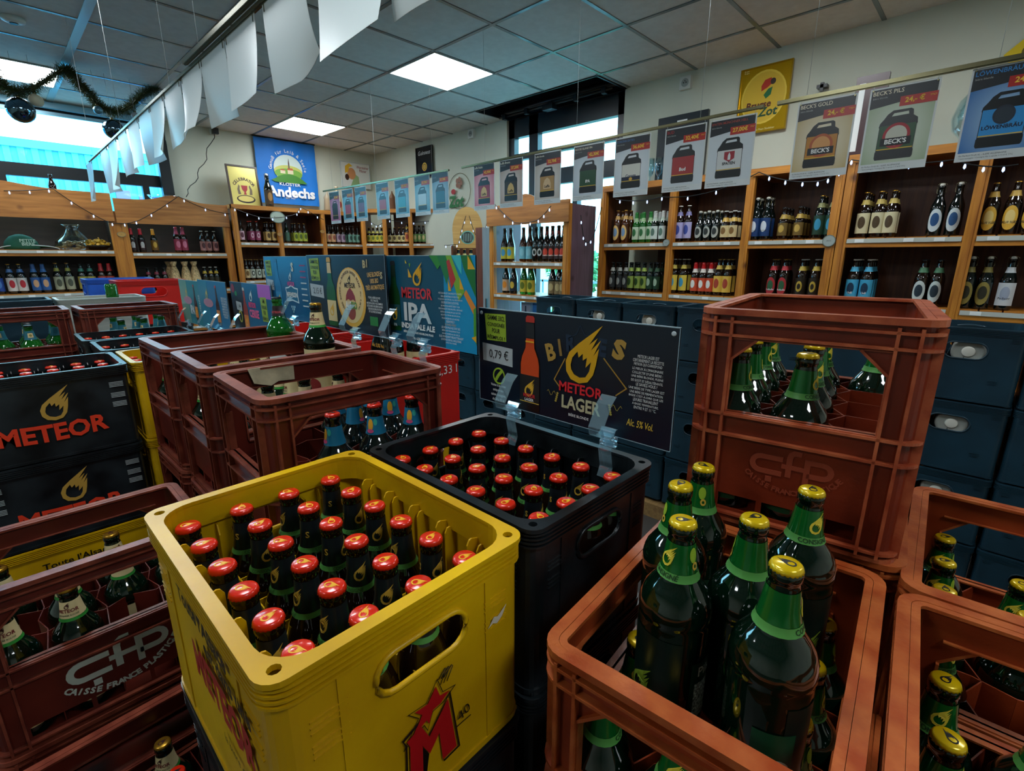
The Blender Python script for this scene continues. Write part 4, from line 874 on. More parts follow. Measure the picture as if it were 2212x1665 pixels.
row(S('longneck', m_dark, m_capwhite, '2c2a1a', None, 'c9a83a'), (444, 457, 469), 600, 'y', YL, -.335, 0, 'dark bottle with yellow collar', 'lower left shelf by the gift bags', 'dark yellow-collared bottles on the lower left shelf', off=.1)
def KU(pr, us, desc, **k): row(pr, us, 525, 'y', YK, .165, 0, desc, 'upper shelf under the banner', desc+' on the upper shelf under the banner', off=.08, **k)
KU(S('longneck', m_brown, m_capdark, 'c4a4b0', '5a2c3c', None), (512, 524), 'bottle with pink and white label', behind=1, step=.07)
KU(S('longneck', m_brown, m_capred, '8a3a5c', 'd0b0b8', None, oval=None), (546, 559), 'bottle with purple ring label', behind=1, step=.07)
KU(S('longneck', m_brown, m_capgold, 'cfae6a', '5a3c1c', None), (581, 594), 'bottle with tan label', behind=1, step=.07)
KU(S('longneck', m_green, m_capdark, '3a5a4a', None, None), (622,), 'plain green bottle')
KU(S('longneck', m_brown, m_capgold, '9aa83a', '4a5a1c', None), (640, 650, 660), 'bottle with lime label', behind=1, step=.07)
KU(S('longneck', m_brown, m_capdark, 'bf9a72', '8a4a3c', None), (711, 721), 'bottle with brick label', behind=1, step=.07)
KU(S('longneck', m_brown, m_capdark, '9a8a9a', '5a3c5a', None), (732, 742), 'bottle with mauve label', behind=1, step=.07)
KU(S('longneck', m_brown, m_capdark, '6a9a8a', '2c4a44', None), (757, 765, 774), 'bottle with mint label', behind=1, step=.07)
row(S('longneck', m_brown, m_capgold, 'cfb98a', '7a5a2c', None), (523, 535), 600, 'y', YK, -.255, 0, 'bottle with pale gold label', 'lower shelf under the banner', 'pale gold bottles on the lower shelf under the banner', off=.08, behind=1)
row(S('longneck', m_brown, m_capgold, 'b9c4b4', '24342c', None, oval=None), (547, 560, 573), 600, 'y', YK, -.255, 0, 'bottle with dark ring label', 'lower shelf under the banner', 'ring-labelled bottles on the lower shelf under the banner', off=.08, behind=1)
def DU(pr, us, desc, tall=False):
    for i, u in enumerate(us):
        p = ray(u, 525)*6.52; place(pr, W(p.x, p.y, .176), rzd, '%s on the corner shelf, %s from left' % (desc, ordn(i)), desc+' on the corner shelf')
DU(S('stubby', m_brown, m_capgold, 'c4bd4a', '6a7a2c', 'b0a84a'), (799, 808, 817, 826), 'short bottle with yellow-green label')
DU(S('stubby', m_brown, m_capgold, 'cfc48a', '5a4a2c', None), (844, 854, 864, 873), 'short bottle with pale label')
DU(S('half', m_brown, m_capgold, 'c98a4a', '8a3a2c', 'c9b04a'), (881,), 'taller bottle with orange label')
DU(S('longneck', m_brown, m_capgold, '6f9a5a', 'cfc48a', None), (898, 907, 916, 925, 934, 943), 'bottle with green and cream label')
# ---------------------------------------------------------------- price posters on hanging rails
def rail(name, label, p0, p1, r=.011, strings=()):
    t = thing('hanging_rail', label, 'rail', p0); d = Vector(p1)-Vector(p0)
    mm = M(); T = d.to_track_quat('Z', 'Y').to_matrix().to_4x4(); mm.box(-r, r, -r*.8, r*.8, 0, d.length, T); mm.box(-r*.4, r*.4, -r*1.1, -r*.8, 0, d.length, T); mm.build('rail_bar', m_steel, t)
    for s in strings:
        q = d*s; M().tube([q, q+Vector((0, 0, HC0-(p0[2]+q.z)))], .0009, 5).build('hanging_wire', flat('a8b0ae'), t)
    return t
XP = 2.48; ZR = .632
rail('r', 'steel rail holding the large keg posters on the right', W(XP-.01, .80, ZR+.004), W(XP-.01, -.3, ZR+.004), .009, (.10, .62))
rail('r', 'steel rail in the middle holding keg posters before the window', W(XP, 2.885, ZR-.012), W(XP, .86, ZR+.006), .007, (.12, .50, .86))
rail('r', 'thin steel rail holding the small posters near the corner', W(XP, 5.02, ZR+.010), W(XP, 3.03, ZR-.012), .007, (.1, .5, .9))
def radial(h, cx, cz, r):
    """printed backdrop: paler in the middle of the sheet"""
    k = 'radial_print_'+h
    if k in MATS: return MATS[k]
    m = mat(k, h, .35); nt = m.node_tree; p = nt.nodes['Principled BSDF']; tc = nt.nodes.new('ShaderNodeTexCoord'); mp = nt.nodes.new('ShaderNodeMapping'); gr = nt.nodes.new('ShaderNodeTexGradient'); gr.gradient_type = 'SPHERICAL'
    mp.inputs['Scale'].default_value = (1/r, 0, 1/(r*1.25)); mp.inputs['Location'].default_value = (-cx/r, 0, -cz/(r*1.25)); rp = nt.nodes.new('ShaderNodeValToRGB')
    rp.color_ramp.elements[0].color = (*lin(h), 1); rp.color_ramp.elements[1].color = (*lin(tuple_mix(h, .55)), 1); rp.color_ramp.elements[1].position = .75
    nt.links.new(tc.outputs['Object'], mp.inputs[0]); nt.links.new(mp.outputs[0], gr.inputs[0]); nt.links.new(gr.outputs['Fac'], rp.inputs[0]); nt.links.new(rp.outputs[0], p.inputs['Base Color']); return m
def KEG(cx, cz, w, h):
    a = w/2
    return [[(cx-a*.94, cz), (cx+a*.94, cz), (cx+a, cz+h*.04), (cx+a, cz+h*.16), (cx+a*.97, cz+h*.18), (cx+a*.97, cz+h*.66), (cx+a, cz+h*.69), (cx+a*.96, cz+h*.80), (cx+a*.72, cz+h*.86), (cx+a*.68, cz+h*.97), (cx+a*.55, cz+h), (cx-a*.35, cz+h), (cx-a*.62, cz+h*.93), (cx-a*.78, cz+h*.84), (cx-a*.96, cz+h*.76), (cx-a, cz+h*.69), (cx-a*.97, cz+h*.66), (cx-a*.97, cz+h*.18), (cx-a, cz+h*.16), (cx-a, cz+h*.04)],
            [(cx-a*.40, cz+h*.88), (cx-a*.30, cz+h*.94), (cx+a*.45, cz+h*.95), (cx+a*.48, cz+h*.89)][::1]]
def poster(y, label, title, price, bg, keg, name2, tcol='e0d8c0', h=.297, w=.210, z=None, x=XP, extra=None, curve=0.0, sheer=0.0, big=None, rz=-PI/2, nm=.022, capt=True, tint=None):
    z = ZR-.014 if z is None else z
    t = thing('price_poster', label, 'poster', W(x, y, z), rz)
    m_p = flat('d3d9d8', .3)
    M().box(0, w, .0, .0012, -h, 0).build('poster_sheet', m_p, t)
    shape([rect(.006, w-.006, -h+.028, -.006)], radial(bg, w/2, -h*.56, w*.62) if bg != 'cdd6da' else flat(bg, .35), t, -.0005, 'background_print')
    shape([[(.006, -.006), (w-.006, -.006), (w-.006, -.046), (.006, -.072)]], flat('161d24' if not tint else tint, .35), t, -.0011, 'header_band')
    text(title, .0200 if len(title) < 12 else .0145, flat(tcol), t, .010, -.020, -.0016, .015, 'LEFT', 'title_lettering', sx=.95)
    text('bière blonde', .009, flat('a9aca8'), t, .012, -.036, -.0016, 0, 'LEFT', 'subtitle_lettering')
    shape([rect(w*.47, w-.002, -.075, -.042)], flat('b3241c', .35), t, -.0014, 'price_tag')
    text(price, .0235, flat('f0c23a'), t, w*.68, -.057, -.0020, .03, name='price_lettering'); text('TTC*', .008, flat('f0c23a'), t, w*.93, -.053, -.0020, .01, name='price_lettering')
    cx, kw, kh = w*.50, w*.56, h*.575; cz = -h+.040
    k = shape([KEG(cx, cz, kw, kh)], flat('12181c', .3), t, -.0014, 'keg_print')
    shape([rect(cx-kw*.47, cx+kw*.47, cz+kh*.20, cz+kh*.70)], flat(keg, .3), t, -.0018, 'keg_label')
    shape([rect(cx-kw*.47, cx+kw*.47, cz+kh*.205, cz+kh*.225)], flat('d9b03a'), t, -.0021, 'gold_line')
    if extra: extra(t, cx, cz, kw, kh)
    if name2: text(name2, nm, flat(big or 'e8e8e4'), t, cx, cz+kh*.36, -.0026, .03, name='keg_lettering')
    if capt:
        text('fût Perfect Draft 6L - 6,60€ ALLEMAGNE', .0072, flat('40484a'), t, .010, -h+.019, -.0008, .0, 'LEFT', 'caption_lettering'); text('* hors consigne / Consigne fût + cerclo = 7,10 € TTC', .0064, flat('40484a'), t, .010, -h+.010, -.0008, .0, 'LEFT', 'caption_lettering')
    M().lathe([(.003, 0), (.003, .002)], 8, Matrix.Translation((.010, -.002, -.008)) @ Matrix.Rotation(PI/2, 4, 'X')).lathe([(.003, 0), (.003, .002)], 8, Matrix.Translation((w-.010, -.002, -.008)) @ Matrix.Rotation(PI/2, 4, 'X')).build('eyelet', m_steel, t)
    M().tube([(.010, 0, -.008), (.010, 0, .012)], .0008, 4).tube([(w-.01, 0, -.008), (w-.01, 0, .012)], .0008, 4).build('hanging_thread', flat('a8b0ae'), t)
    return t
def tuple_mix(h, k=.35): 
    v = [int(h[i:i+2], 16) for i in (0, 2, 4)]; return '%02x%02x%02x' % tuple(int(a+(255-a)*k) for a in v)
def oval_e(c1, c2, r=.30, dz=.50): 
    def f(t, cx, cz, kw, kh): shape([ell(cx, cz+kh*dz, kw*r, kw*r*1.05)], flat(c1), t, -.0021, 'round_emblem'); shape([ell(cx, cz+kh*dz, kw*r*.78, kw*r*.82)], flat(c2), t, -.0023, 'inner_emblem')
    return f
def arch_e(c): 
    def f(t, cx, cz, kw, kh): shape([[(cx-kw*.25, cz+kh*.28), (cx+kw*.25, cz+kh*.28), (cx+kw*.25, cz+kh*.45), (cx+kw*.17, cz+kh*.58), (cx, cz+kh*.66), (cx-kw*.17, cz+kh*.58), (cx-kw*.25, cz+kh*.45)]], flat(c), t, -.0021, 'arch_emblem')
    return f
def shield_e(c):
    def f(t, cx, cz, kw, kh): shape([[(cx-kw*.2, cz+kh*.66), (cx+kw*.2, cz+kh*.66), (cx+kw*.2, cz+kh*.48), (cx, cz+kh*.40), (cx-kw*.2, cz+kh*.48)]], flat(c), t, -.0021, 'shield_emblem'); shape([[(cx-kw*.05, cz+kh*.45), (cx+kw*.05, cz+kh*.45), (cx+kw*.05, cz+kh*.56), (cx, cz+kh*.64), (cx-kw*.05, cz+kh*.56)]], m_white, t, -.0024, 'shield_figure')
    return f
def plate_e(c1, c2):
    def f(t, cx, cz, kw, kh): oval_e(c1, c2, .36, .48)(t, cx, cz, kw, kh); shape([rect(cx-kw*.40, cx+kw*.40, cz+kh*.28, cz+kh*.44)], flat('14161a'), t, -.0024, 'name_plate')
    return f
yu = lambda u, v=300: onx(u, v, XP).y
poster(yu(1023, 370), 'red-tinted keg poster, leftmost on the middle rail', 'Leffe Rubis', '42,90€', 'd0707e', '9a1f3c', 'Leffe', extra=arch_e('e0c48a'), big='2a1c14')
poster(yu(1079, 350), 'sepia keg poster with dark arch label, second on the middle rail', 'Leffe Brune', '37,20€', 'b09a88', '3a2a20', 'Leffe', extra=arch_e('d8b46a'), big='2a1c14')
poster(yu(1155, 335), 'beige keg poster with tan arch label, third on the middle rail', 'Leffe blonde', '32,70€', 'b8aea0', 'b08850', 'Leffe', extra=arch_e('d8b88a'), big='2a1c14')
poster(yu(1240, 320), 'keg poster with green label, fourth on the middle rail', 'GOOSE ISLAND IPA', '42,30€', 'b4c4cc', '1f4a2c', 'IPA')
poster(yu(1330, 305), 'keg poster with white band and blue lettering on the middle rail', 'CORONA EXTRA', '36,60€', 'c4d0d6', 'd8d8cc', 'Corona', tcol='3f6a9a', extra=lambda t, cx, cz, kw, kh: (shape([rect(cx-kw*.47, cx+kw*.47, cz+kh*.2, cz+kh*.34)], flat('18243a'), t, -.0020, 'blue_band'), shape([ell(cx, cz+kh*.27, .010, .008)], flat('d8a83a'), t, -.0023, 'gold_crest')) and None, big='1c2a4a', nm=.020)
poster(yu(1438, 285), 'keg poster with red label, second from right on the middle rail', 'BUD', '32,40€', 'cdd6da', 'a02428', 'Bud', tcol='a02428')
poster(yu(1534, 270), 'keg poster with white label and red shield, rightmost on the middle rail', 'SPATEN MÜNCHNER HELL', '27,00€', 'cdd6da', 'cfd2d0', 'SPATEN', tcol='a03a2c', extra=shield_e('9a2430'), big='23262a', nm=.017)
poster(yu(1725, 228), 'golden keg poster, left of the two with matching black name plates', "BECK'S GOLD", '24,- €', 'c2ab72', 'b97a24', "BECK'S", extra=plate_e('b0562c', 'd89a5a'), z=ZR-.010)
poster(yu(1881, 198), 'pale green keg poster, right of the two with matching black name plates', "BECK'S PILS", '24,- €', '9db08c', '1c4a2a', "BECK'S", extra=plate_e('a8323a', 'c8c8b8'), z=ZR-.010)
poster(yu(2100, 160), 'bright blue keg poster at the right edge of the picture', 'LÖWENBRÄU', '24,- €', '1565ac', '2f8fd0', 'LÖWENBRÄU', tcol='2f7fc0', extra=oval_e('1c2a3a', '22303c', .24, .58), big='101c3a', nm=.0165, z=ZR-.006)
SM = [(709, 'pink small poster, leftmost on the corner rail', 'b03c78', '1c2430'), (737, 'small poster with red keg, second on the corner rail', '3f9ab4', 'b02c4a'), (765, 'small poster with narrow keg, third on the corner rail', '4aa0bc', '7a4a6a'), (811, 'small poster with pink-red keg, fourth on the corner rail', '5aa0b8', 'b84a50'), (852, 'small poster with turquoise keg, fifth on the corner rail', '2f8ca8', '3aa0b0'), (895, 'small poster with white keg label, sixth on the corner rail', '4a9ab0', 'bcd0d4'), (933, 'small poster with dark teal keg, last on the corner rail', '5a8fa4', '1c5a6a')]
for u, lb, bg, kg in SM: poster(yu(u, 400), lb, '', '37,70€', bg, kg, '', capt=True, w=.200, z=ZR-.012)
# white reverse sides of posters on the left rail, curling
XL = .605
rl_ = rail('r', 'long steel rail along the row of white sheets', W(XL, 4.55, ZR-.006), W(XL, .62, ZR-.006), .006, (.05, .3, .55, .8))
rail('r', 'short brass-coloured rail above the white sheets', W(XL-.012, 2.12, ZR+.010), W(XL-.012, .45, ZR+.010), .008, (.1, .7))
SHY = [4.70, 4.10, 3.80, 3.50, 3.22, 2.975, 2.74, 2.49, 2.235, 2.0, 1.755, 1.465, 1.165, .90, .66]
for k, y in enumerate(SHY):
    w, h = (.236, .20) if k > 2 else (.26, .24)
    if k == 12: w = .272
    n = 8; mm = M(); vs = []; rn = random.Random(k); a1, a2 = rn.uniform(-.03, .03), rn.uniform(.0, .03); hh = h*(1.0 if k not in (10, 13) else .96)
    for j in range(n+1):
        for i in range(n+1):
            q, s = i/n, j/n; yy = y-q*w; zz = -.012-hh*s + (.045*max(0, (q-.55)/.45)**2*s**2 if k in (7, 11, 13) else 0); xx = a1*math.sin(PI*q)*s+a2*s*s*(1 if k % 2 else -1)*(.5+q)
            vs.append((XL+xx, yy, H0+ZR+zz))
    fs = [(j*(n+1)+i, j*(n+1)+i+1, (j+1)*(n+1)+i+1, (j+1)*(n+1)+i) for j in range(n) for i in range(n)]
    b = [(p[0]+.001, p[1], p[2]) for p in vs]; m_ = len(vs); mm.add(vs+b, fs+[tuple(m_+i for i in f[::-1]) for f in fs], None, True)
    t = thing('hanging_sheet', 'white blank sheet on the left rail, %s from the far end' % (ordn(k) if k < 12 else ['thirteenth', 'fourteenth', 'fifteenth'][k-12]), 'sheet', (0, 0, 0), 0, None)
    mm.build('sheet_paper', m_sheet, t); mm = M()
    for q in (.05, .95): mm.tube([(XL-.001, y-q*w, H0+ZR-.030), (XL-.001, y-q*w, H0+ZR+.004)], .0012, 5)
    mm.build('hook', m_steel, t)
# ---------------------------------------------------------------- beer signs clipped to crates
def clip(parent, x, z0, dz=.0):
    mm = M(); P = [(-.030, -.052), (-.034, -.030), (-.012, -.004), (-.012, .010), (.002, .014), (.004, .004), (.002, -.030), (.010, -.048)]
    def strip(pts, y0, w_, th=.0012):
        vs = []; n = len(pts)
        for a, b in pts: vs += [(x-w_/2, a, z0+b), (x+w_/2, a, z0+b), (x-w_/2, a+th, z0+b+th*.6), (x+w_/2, a+th, z0+b+th*.6)]
        fs = []
        for i in range(n-1):
            q = 4*i; fs += [(q, q+1, q+5, q+4), (q+3, q+2, q+6, q+7), (q+2, q, q+4, q+6), (q+1, q+3, q+7, q+5)]
        fs += [(0, 2, 3, 1), (4*n-4, 4*n-3, 4*n-1, 4*n-2)]
        mm.add(vs, fs)
    strip([(-.016, .072), (-.030, .060), (-.052, .022), (-.048, .006), (-.030, .000), (-.016, .004), (-.012, .012)], 0, .030)
    strip([(-.004, .010), (-.022, .006), (-.024, -.004), (-.012, -.012), (-.006, -.016), (-.018, -.018), (-.022, -.024), (-.014, -.060), (-.022, -.078)], 0, .026)
    for zc in (-.006, -.016): mm.lathe([(.006, -.015), (.006, .015)], 10, Matrix.Translation((x, -.010, z0+zc)) @ Matrix.Rotation(PI/2, 4, 'Y'))
    mm.build('acrylic_clip', m_acryl, parent)
def sign(label, x, y0, ztop, w, h, base, clips=(), yaw=0.0, draw=None, lean=0.0):
    t = thing('beer_sign', label, 'sign', W(x, y0, ztop), -PI/2+yaw)
    M().box(0, w, 0, .003, -h, 0).build('sign_board', flat(base, .28), t)
    M().box(0, w, -.0003, .0033, -.0012, .0004).box(0, .0012, -.0003, .0033, -h, 0).box(w-.0012, w, -.0003, .0033, -h, 0).box(0, w, -.0003, .0033, -h, -h+.0012).build('sign_edge', flat('8fa8b4'), t)
    if draw: draw(t)
    for c in clips: clip(t, c, -h+.005)
    return t
def note(t, x, z, w, h, lines, col='8fae2c'):
    shape([[(x, z-.002), (x+w*.97, z), (x+w, z-h+.002), (x+w*.1, z-h)]], flat(col), t, -.0008, 'green_note')
    for i, s in enumerate(lines): fit(s, x+w*.54, z-h*(.16+.23*i), w*(.80 if len(s) > 5 else .36), h*.17, flat('10140c'), t, -.0014, .014, 'note_lettering', -.03)
def price(t, x, z, w, h, s):
    shape([[(x, z), (x+w, z-.004), (x+w, z-h), (x+.002, z-h+.004)]], flat('a9b4b8', .3), t, -.0008, 'price_card'); text(s, h*.62, flat('14181a'), t, x+w*.56, z-h*.52, -.0014, .0, name='price_lettering', sx=.85)
def sbottle(t, x, zt, h, glass, label, cap='b02a1c', neck=None, beer=None):
    k = h/.30
    P = lambda L: [(x+a*k, zt-.30*k+b*k) for a, b in L]
    sil = [(-.040, 0), (.040, 0), (.042, .010), (.042, .150), (.036, .175), (.020, .205), (.0155, .285), (-.0155, .285), (-.020, .205), (-.036, .175), (-.042, .150), (-.042, .010)]
    shape([P(sil)], flat(glass, .3), t, -.0008, 'bottle_print')
    if beer: shape([P([(-.038, .112), (.038, .112), (.038, .150), (.033, .172), (.018, .203), (.0165, .232), (-.0165, .232), (-.018, .203), (-.033, .172), (-.038, .150)])], flat(beer), t, -.0011, 'beer_print')
    shape([P([(-.041, .022), (.041, .022), (.041, .115), (-.041, .115)])], flat(label), t, -.0013, 'label_print'); shape([P([(-.018, .283), (.018, .283), (.018, .297), (.012, .303), (-.012, .303), (-.018, .297)])], flat(cap), t, -.0012, 'cap_print')
    if neck: shape([P([(-.0185, .235), (.0185, .235), (.0160, .280), (-.0160, .280)])], flat(neck), t, -.0013, 'neck_print')
    shape([flame(x, zt-.30*k+.075*k, .06*k)], flat('d9a82c'), t, -.0016, 'small_flame')
def para(t, x, z, lines, size, col='d8dcda', lead=1.25, align='CENTER', sx=.8, alt=None):
    text('\n'.join(lines), size, flat(col), t, x, z, -.0010, .012, align, 'paragraph_lettering', sx=sx, lh=lead)
def lager(t):
    note(t, .020, -.009, .064, .058, ('GAMME 33CL', 'CONSIGNÉE', 'POUR', 'RÉEMPLOI !')); price(t, .012, -.074, .090, .042, '0,79 €')
    mm = M(); ribbon(mm, ell(.062, -.141, .0165, .0165, 20), .0035, -.0009, -.0005, None, True); ribbon(mm, [(.052, -.152), (.060, -.140), (.066, -.134), (.072, -.128)], .007, -.0010, -.0006); mm.build('round_logo', flat('8fae2c'), t)
    para(t, .060, -.178, ['Vente à la caisse', 'uniquement', 'caisse consignée', 'de 24 x 33 cl'], .0085)
    sbottle(t, .150, -.008, .190, '1c0c06', '1a1512', neck='1b1d20', beer='c8450c')
    fit('METEOR', .150, -.167, .032, .008, flat('c8202a'), t, -.0020); fit('LAGER', .150, -.1755, .024, .006, m_white, t, -.0020); shape([rect(.125, .176, -.1815, -.180)], m_gold, t, -.0020, 'gold_line'); shape([rect(.139, .161, -.0585, -.0555)], flat('d8a81c'), t, -.0020, 'gold_line')
    fit('B', .203, -.070, .022, .034, flat('a8853a'), t, -.0010, .04, 'display_lettering', .30); fit('I', .225, -.059, .006, .032, flat('8a6c34'), t, -.0010, .05, 'display_lettering', .20)
    fit('R', .250, -.048, .022, .032, flat('13283f'), t, -.0007, .04, 'display_lettering', .08); fit('E', .318, -.048, .018, .032, flat('13283f'), t, -.0007, .05, 'display_lettering', -.06); fit('S', .352, -.047, .025, .036, flat('a8853a'), t, -.0010, .06, 'display_lettering', -.18)
    shape([flame(.2785, -.0650, .110, 1.0)], flat('cf9d12', .35), t, -.0016, 'flame_emblem')
    mm = M(); ribbon(mm, [(.238, -.078), (.213, -.122), (.226, -.134)], .0022, -.0010, -.0007); ribbon(mm, [(.322, -.066), (.370, -.112), (.350, -.128)], .0022, -.0010, -.0007); mm.build('star_outline', flat('a07a2c'), t)
    mm = M(); ribbon(mm, [(.243, -.040), (.262, -.030), (.270, -.014), (.280, -.030), (.300, -.034)], .0015, -.0007, -.0005); mm.build('star_outline', flat('13283f'), t)
    fit('METEOR', .275, -.1315, .098, .020, flat('d0202a'), t, -.0018, .025, 'brand_lettering'); fit('LAGER', .277, -.1605, .088, .026, flat('b5b08c'), t, -.0018, .03, 'display_lettering'); fit('BIÈRE BLONDE', .273, -.1835, .046, .0065, m_white, t, -.0014, .01)
    mm = M()
    for x0, s in ((.222, -1), (.338, 1)):
        for j in range(5): mm.plate([ell(x0+s*.001*j, -.148-j*.004, .0026, .0020, 10)], -.0012, -.0009)
        ribbon(mm, [(x0+s*(.005+.003*i), -.150+.005*math.sin(i*1.3)) for i in range(8)], .0008, -.0011, -.0009)
    mm.build('hop_drawing', flat('a8923c'), t)
    L = ['METEOR LAGER EST', 'CERTAINEMENT LA RECETTE', 'METEOR QUI CORRESPOND', "LE MIEUX À L'IMAGINAIRE", "COLLECTIF D'UNE BIÈRE :", 'UNE BIÈRE BLONDE, PLEINE', 'DE GOÛT ET DÉSALTÉRANTE.', 'LE SAVIEZ-VOUS ?', 'UNE BIÈRE DE TYPE LAGER EST', 'UNE BIÈRE DE FERMENTATION', "BASSE C'EST-À-DIRE QUE LES", 'LEVURES TRAVAILLENT', 'À BASSE TEMPÉRATURE,', 'ENTRE 9 ET 11 °C.']
    for k, q in enumerate(L): fit(q, .407, -.0530-.00670*k, .0024*len(q), .0052, m_white, t, -.0012, .0, 'paragraph_lettering')
    fit('Alc. 5% Vol.', .400, -.1690, .050, .0125, flat('d8b23a'), t, -.0014, .01, shear=.1)
    for x in (.010, .447): M().lathe([(.004, 0), (.004, .001), (.0022, .0012)], 10, Matrix.Translation((x, -.0004, -.010)) @ Matrix.Rotation(PI/2, 4, 'X')).build('eyelet', flat('b8c4c8'), t)
sign('large dark sign with gold flame clipped to the black crate', .715, .788, -.104, .457, .203, '071424', (.116, .346), draw=lager)
def ipa(t):
    shape([rect(0, .128, -.205, 0)], flat('122c40', .28), t, -.0004, 'dark_field'); sbottle(t, .152, -.014, .168, '14421e', '1a4a50', neck='122c1c', cap='202428')
    text('IPA', .010, m_white, t, .152, -.168, -.0020, .03)
    shape([rect(.35, .455, -.205, -.0)], flat('1492c4', .28), t, -.0005, 'blue_field')
    for fi, (P, c) in enumerate((([(.30, 0), (.33, -.03), (.36, 0)], '2c8a2c'), ([(.33, 0), (.36, -.06), (.375, -.03), (.36, 0)], '1c7a3c'), ([(.36, 0), (.378, 0), (.420, -.075), (.400, -.095)], '7ab02c'), ([(.362, -.012), (.376, -.070), (.392, -.050), (.372, -.008)], 'b8322c'), ([(.380, 0), (.412, 0), (.412, -.040), (.395, -.020)], '38bcc4'),
                 ([(.410, 0), (.440, 0), (.455, -.030), (.455, -.085), (.418, -.025)], '14702c'), ([(.432, 0), (.455, -.028), (.432, -.028)], 'e0a81c'), ([(.366, -.05), (.376, -.075), (.366, -.075)], 'e0a81c'), ([(.405, -.045), (.418, -.070), (.405, -.070)], 'e0a81c'), ([(.425, -.070), (.455, -.105), (.455, -.130), (.418, -.080)], 'd8862c'),
                 ([(.448, -.110), (.455, -.105), (.455, -.185), (.447, -.165)], '4a9a2c'), ([(.440, -.170), (.455, -.165), (.455, -.180)], 'e0a81c'), ([(.218, -.030), (.232, -.050), (.218, -.050)], 'e0a81c'), ([(.208, -.010), (.214, -.018), (.208, -.018)], 'e0c02c'), ([(.222, -.018), (.229, -.018), (.226, -.027)], '6aa83c'))):
        shape([P], flat(c), t, -.0009-.00008*fi, 'coloured_facet', .0002)
    shape([flame(.255, -.042, .054)], flat('e0a818', .35), t, -.0024, 'flame_emblem'); fit('METEOR', .247, -.086, .122, .026, flat('c8303a'), t, -.0018, .03, 'brand_lettering')
    fit('IPA', .247, -.1315, .110, .045, flat('c8d2d4'), t, -.0016, .035, 'display_lettering'); fit('INDIA PALE ALE', .246, -.1655, .134, .0135, m_white, t, -.0016, .04); fit('BIÈRE BLONDE AUX HOUBLONS FRAIS', .246, -.180, .120, .0065, m_white, t); fit('Alc. 6,2% Vol.', .246, -.1945, .042, .0075, m_white, t)
    L = ["METEOR IPA EST UNE RECETTE PENSÉE", "PAR LES MAÎTRES D'AVENTURE", 'TOUJOURS AUX ÉPICES, À LA RECHERCHE', 'DE SENSATIONS GUSTATIVES.', 'SA PARTICULARITÉ TIENT À SA', 'PERSONNALITÉ TRÈS FRUITÉE, OBTENUE', 'GRÂCE AU HOUBLONS QUI ONT ÉTÉ', 'AJOUTÉS À FROID EN INFUSION,', 'POUR PRÉSERVER LES ARÔMES', 'ESSENTIELS !', 'LE SAVIEZ-VOUS ?', 'LES INDIA PALE ALE SONT DES', 'BIÈRES HISTORIQUEMENT PLUS', 'HOUBLONNÉES AU XIX SIÈCLE,', "ELLES VOYAGEAIENT MIEUX ET TENAIENT", "LE VOYAGE DEPUIS L'ANGLETERRE", "JUSQU'AUX INDES."]
    for k, q in enumerate(L): fit(q, .372, -.0800-.0069*k, .0024*len(q), .0048, flat('d8dcda') if k != 10 else m_gold, t, -.0026, .0, 'paragraph_lettering')
sign('turquoise sign with multicoloured facets at its right', .690, 1.222, .004, .455, .205, '14506a', (.165, .285), draw=ipa)
def barbe(t):
    note(t, .018, -.008, .062, .066, ('GAMME 75CL', 'CONSIGNÉE', 'POUR', 'RÉEMPLOI !')); price(t, .010, -.082, .085, .040, '2,15 €'); sbottle(t, .140, -.008, .190, '1c5a2a', 'd4c08a', neck='cdb98a', cap='c89a3c')
    shape([ell(.252, -.112, .078, .080)], flat('d8a43c'), t, -.0008, 'oval_rim'); shape([ell(.250, -.108, .070, .073)], flat('d9bd80'), t, -.0010, 'oval_field')
    arc_text('BIÈRE BLONDE AU BOURGEON BARBE ROUGE', .010, flat('4a2a24'), t, 0.251, -.100, .056, 235, 20, -.0014, .02); arc_text('Alc. 5,5% Vol', .009, flat('3a2a24'), t, 0.251, -.100, .056, 5, -45, -.0014, .01)
    shape([flame(0.251, -.062, .022)], flat('2a1c18'), t, -.0014, 'flame_emblem'); text('METEOR', .018, flat('2a1c18'), t, 0.251, -.080, -.0014, .03, sx=.85, name='brand_lettering')
    shape([[(0.251, -.086), (0.264, -.094), (0.274, -.106), (0.278, -.122), (0.264, -.116), (0.251, -.120), (0.238, -.116), (0.224, -.122), (0.228, -.106), (0.238, -.094)]], flat('8a2430'), t, -.0014, 'moustache_drawing'); shape([ell(0.251, -.150, .022, .022)], flat('8a3a2a'), t, -.0013, 'beard_drawing')
    text('ALE', .026, m_white, t, 0.238, -.133, -.0018, .04, sx=.7, name='display_lettering'); text('BIO', .026, flat('4a8a3c'), t, 0.268, -.133, -.0018, .04, sx=.7, name='display_lettering')
    text('B', .026, flat('b8a878'), t, .333, -.024, -.0012, .04); text('I', .026, flat('b8a878'), t, .347, -.022, -.0012, .04); text('UNE BLONDE\n100% BIO\nTRÈS AROMATIQUE', .016, flat('d8a85a'), t, .377, -.064, -.0012, .02, sx=.62, rot=.08, lh=1.0); text('S', .022, flat('b8a878'), t, .412, -.05, -.0012, .04)
    para(t, .372, -.124, ['POUR LA BIÈRE BLONDE', 'SEC ET MALTÉE,', 'METEOR ALE BIO VOUS EMMÈNE', 'DÉCOUVRIR UNE BIÈRE BLONDE', 'ISSUE DES HOUBLONS FRAIS', "ET CULTIVÉS EN FRANCE."], .0072, lead=1.0, sx=.72); shape([rect(.345, .383, -.178, -.155)], flat('1f7a3c'), t, -.0010, 'leaf_flag'); text('Alc. 5,5% Vol.', .013, flat('d8a23a'), t, .375, -0.228, -.0012, .02, sx=.8)
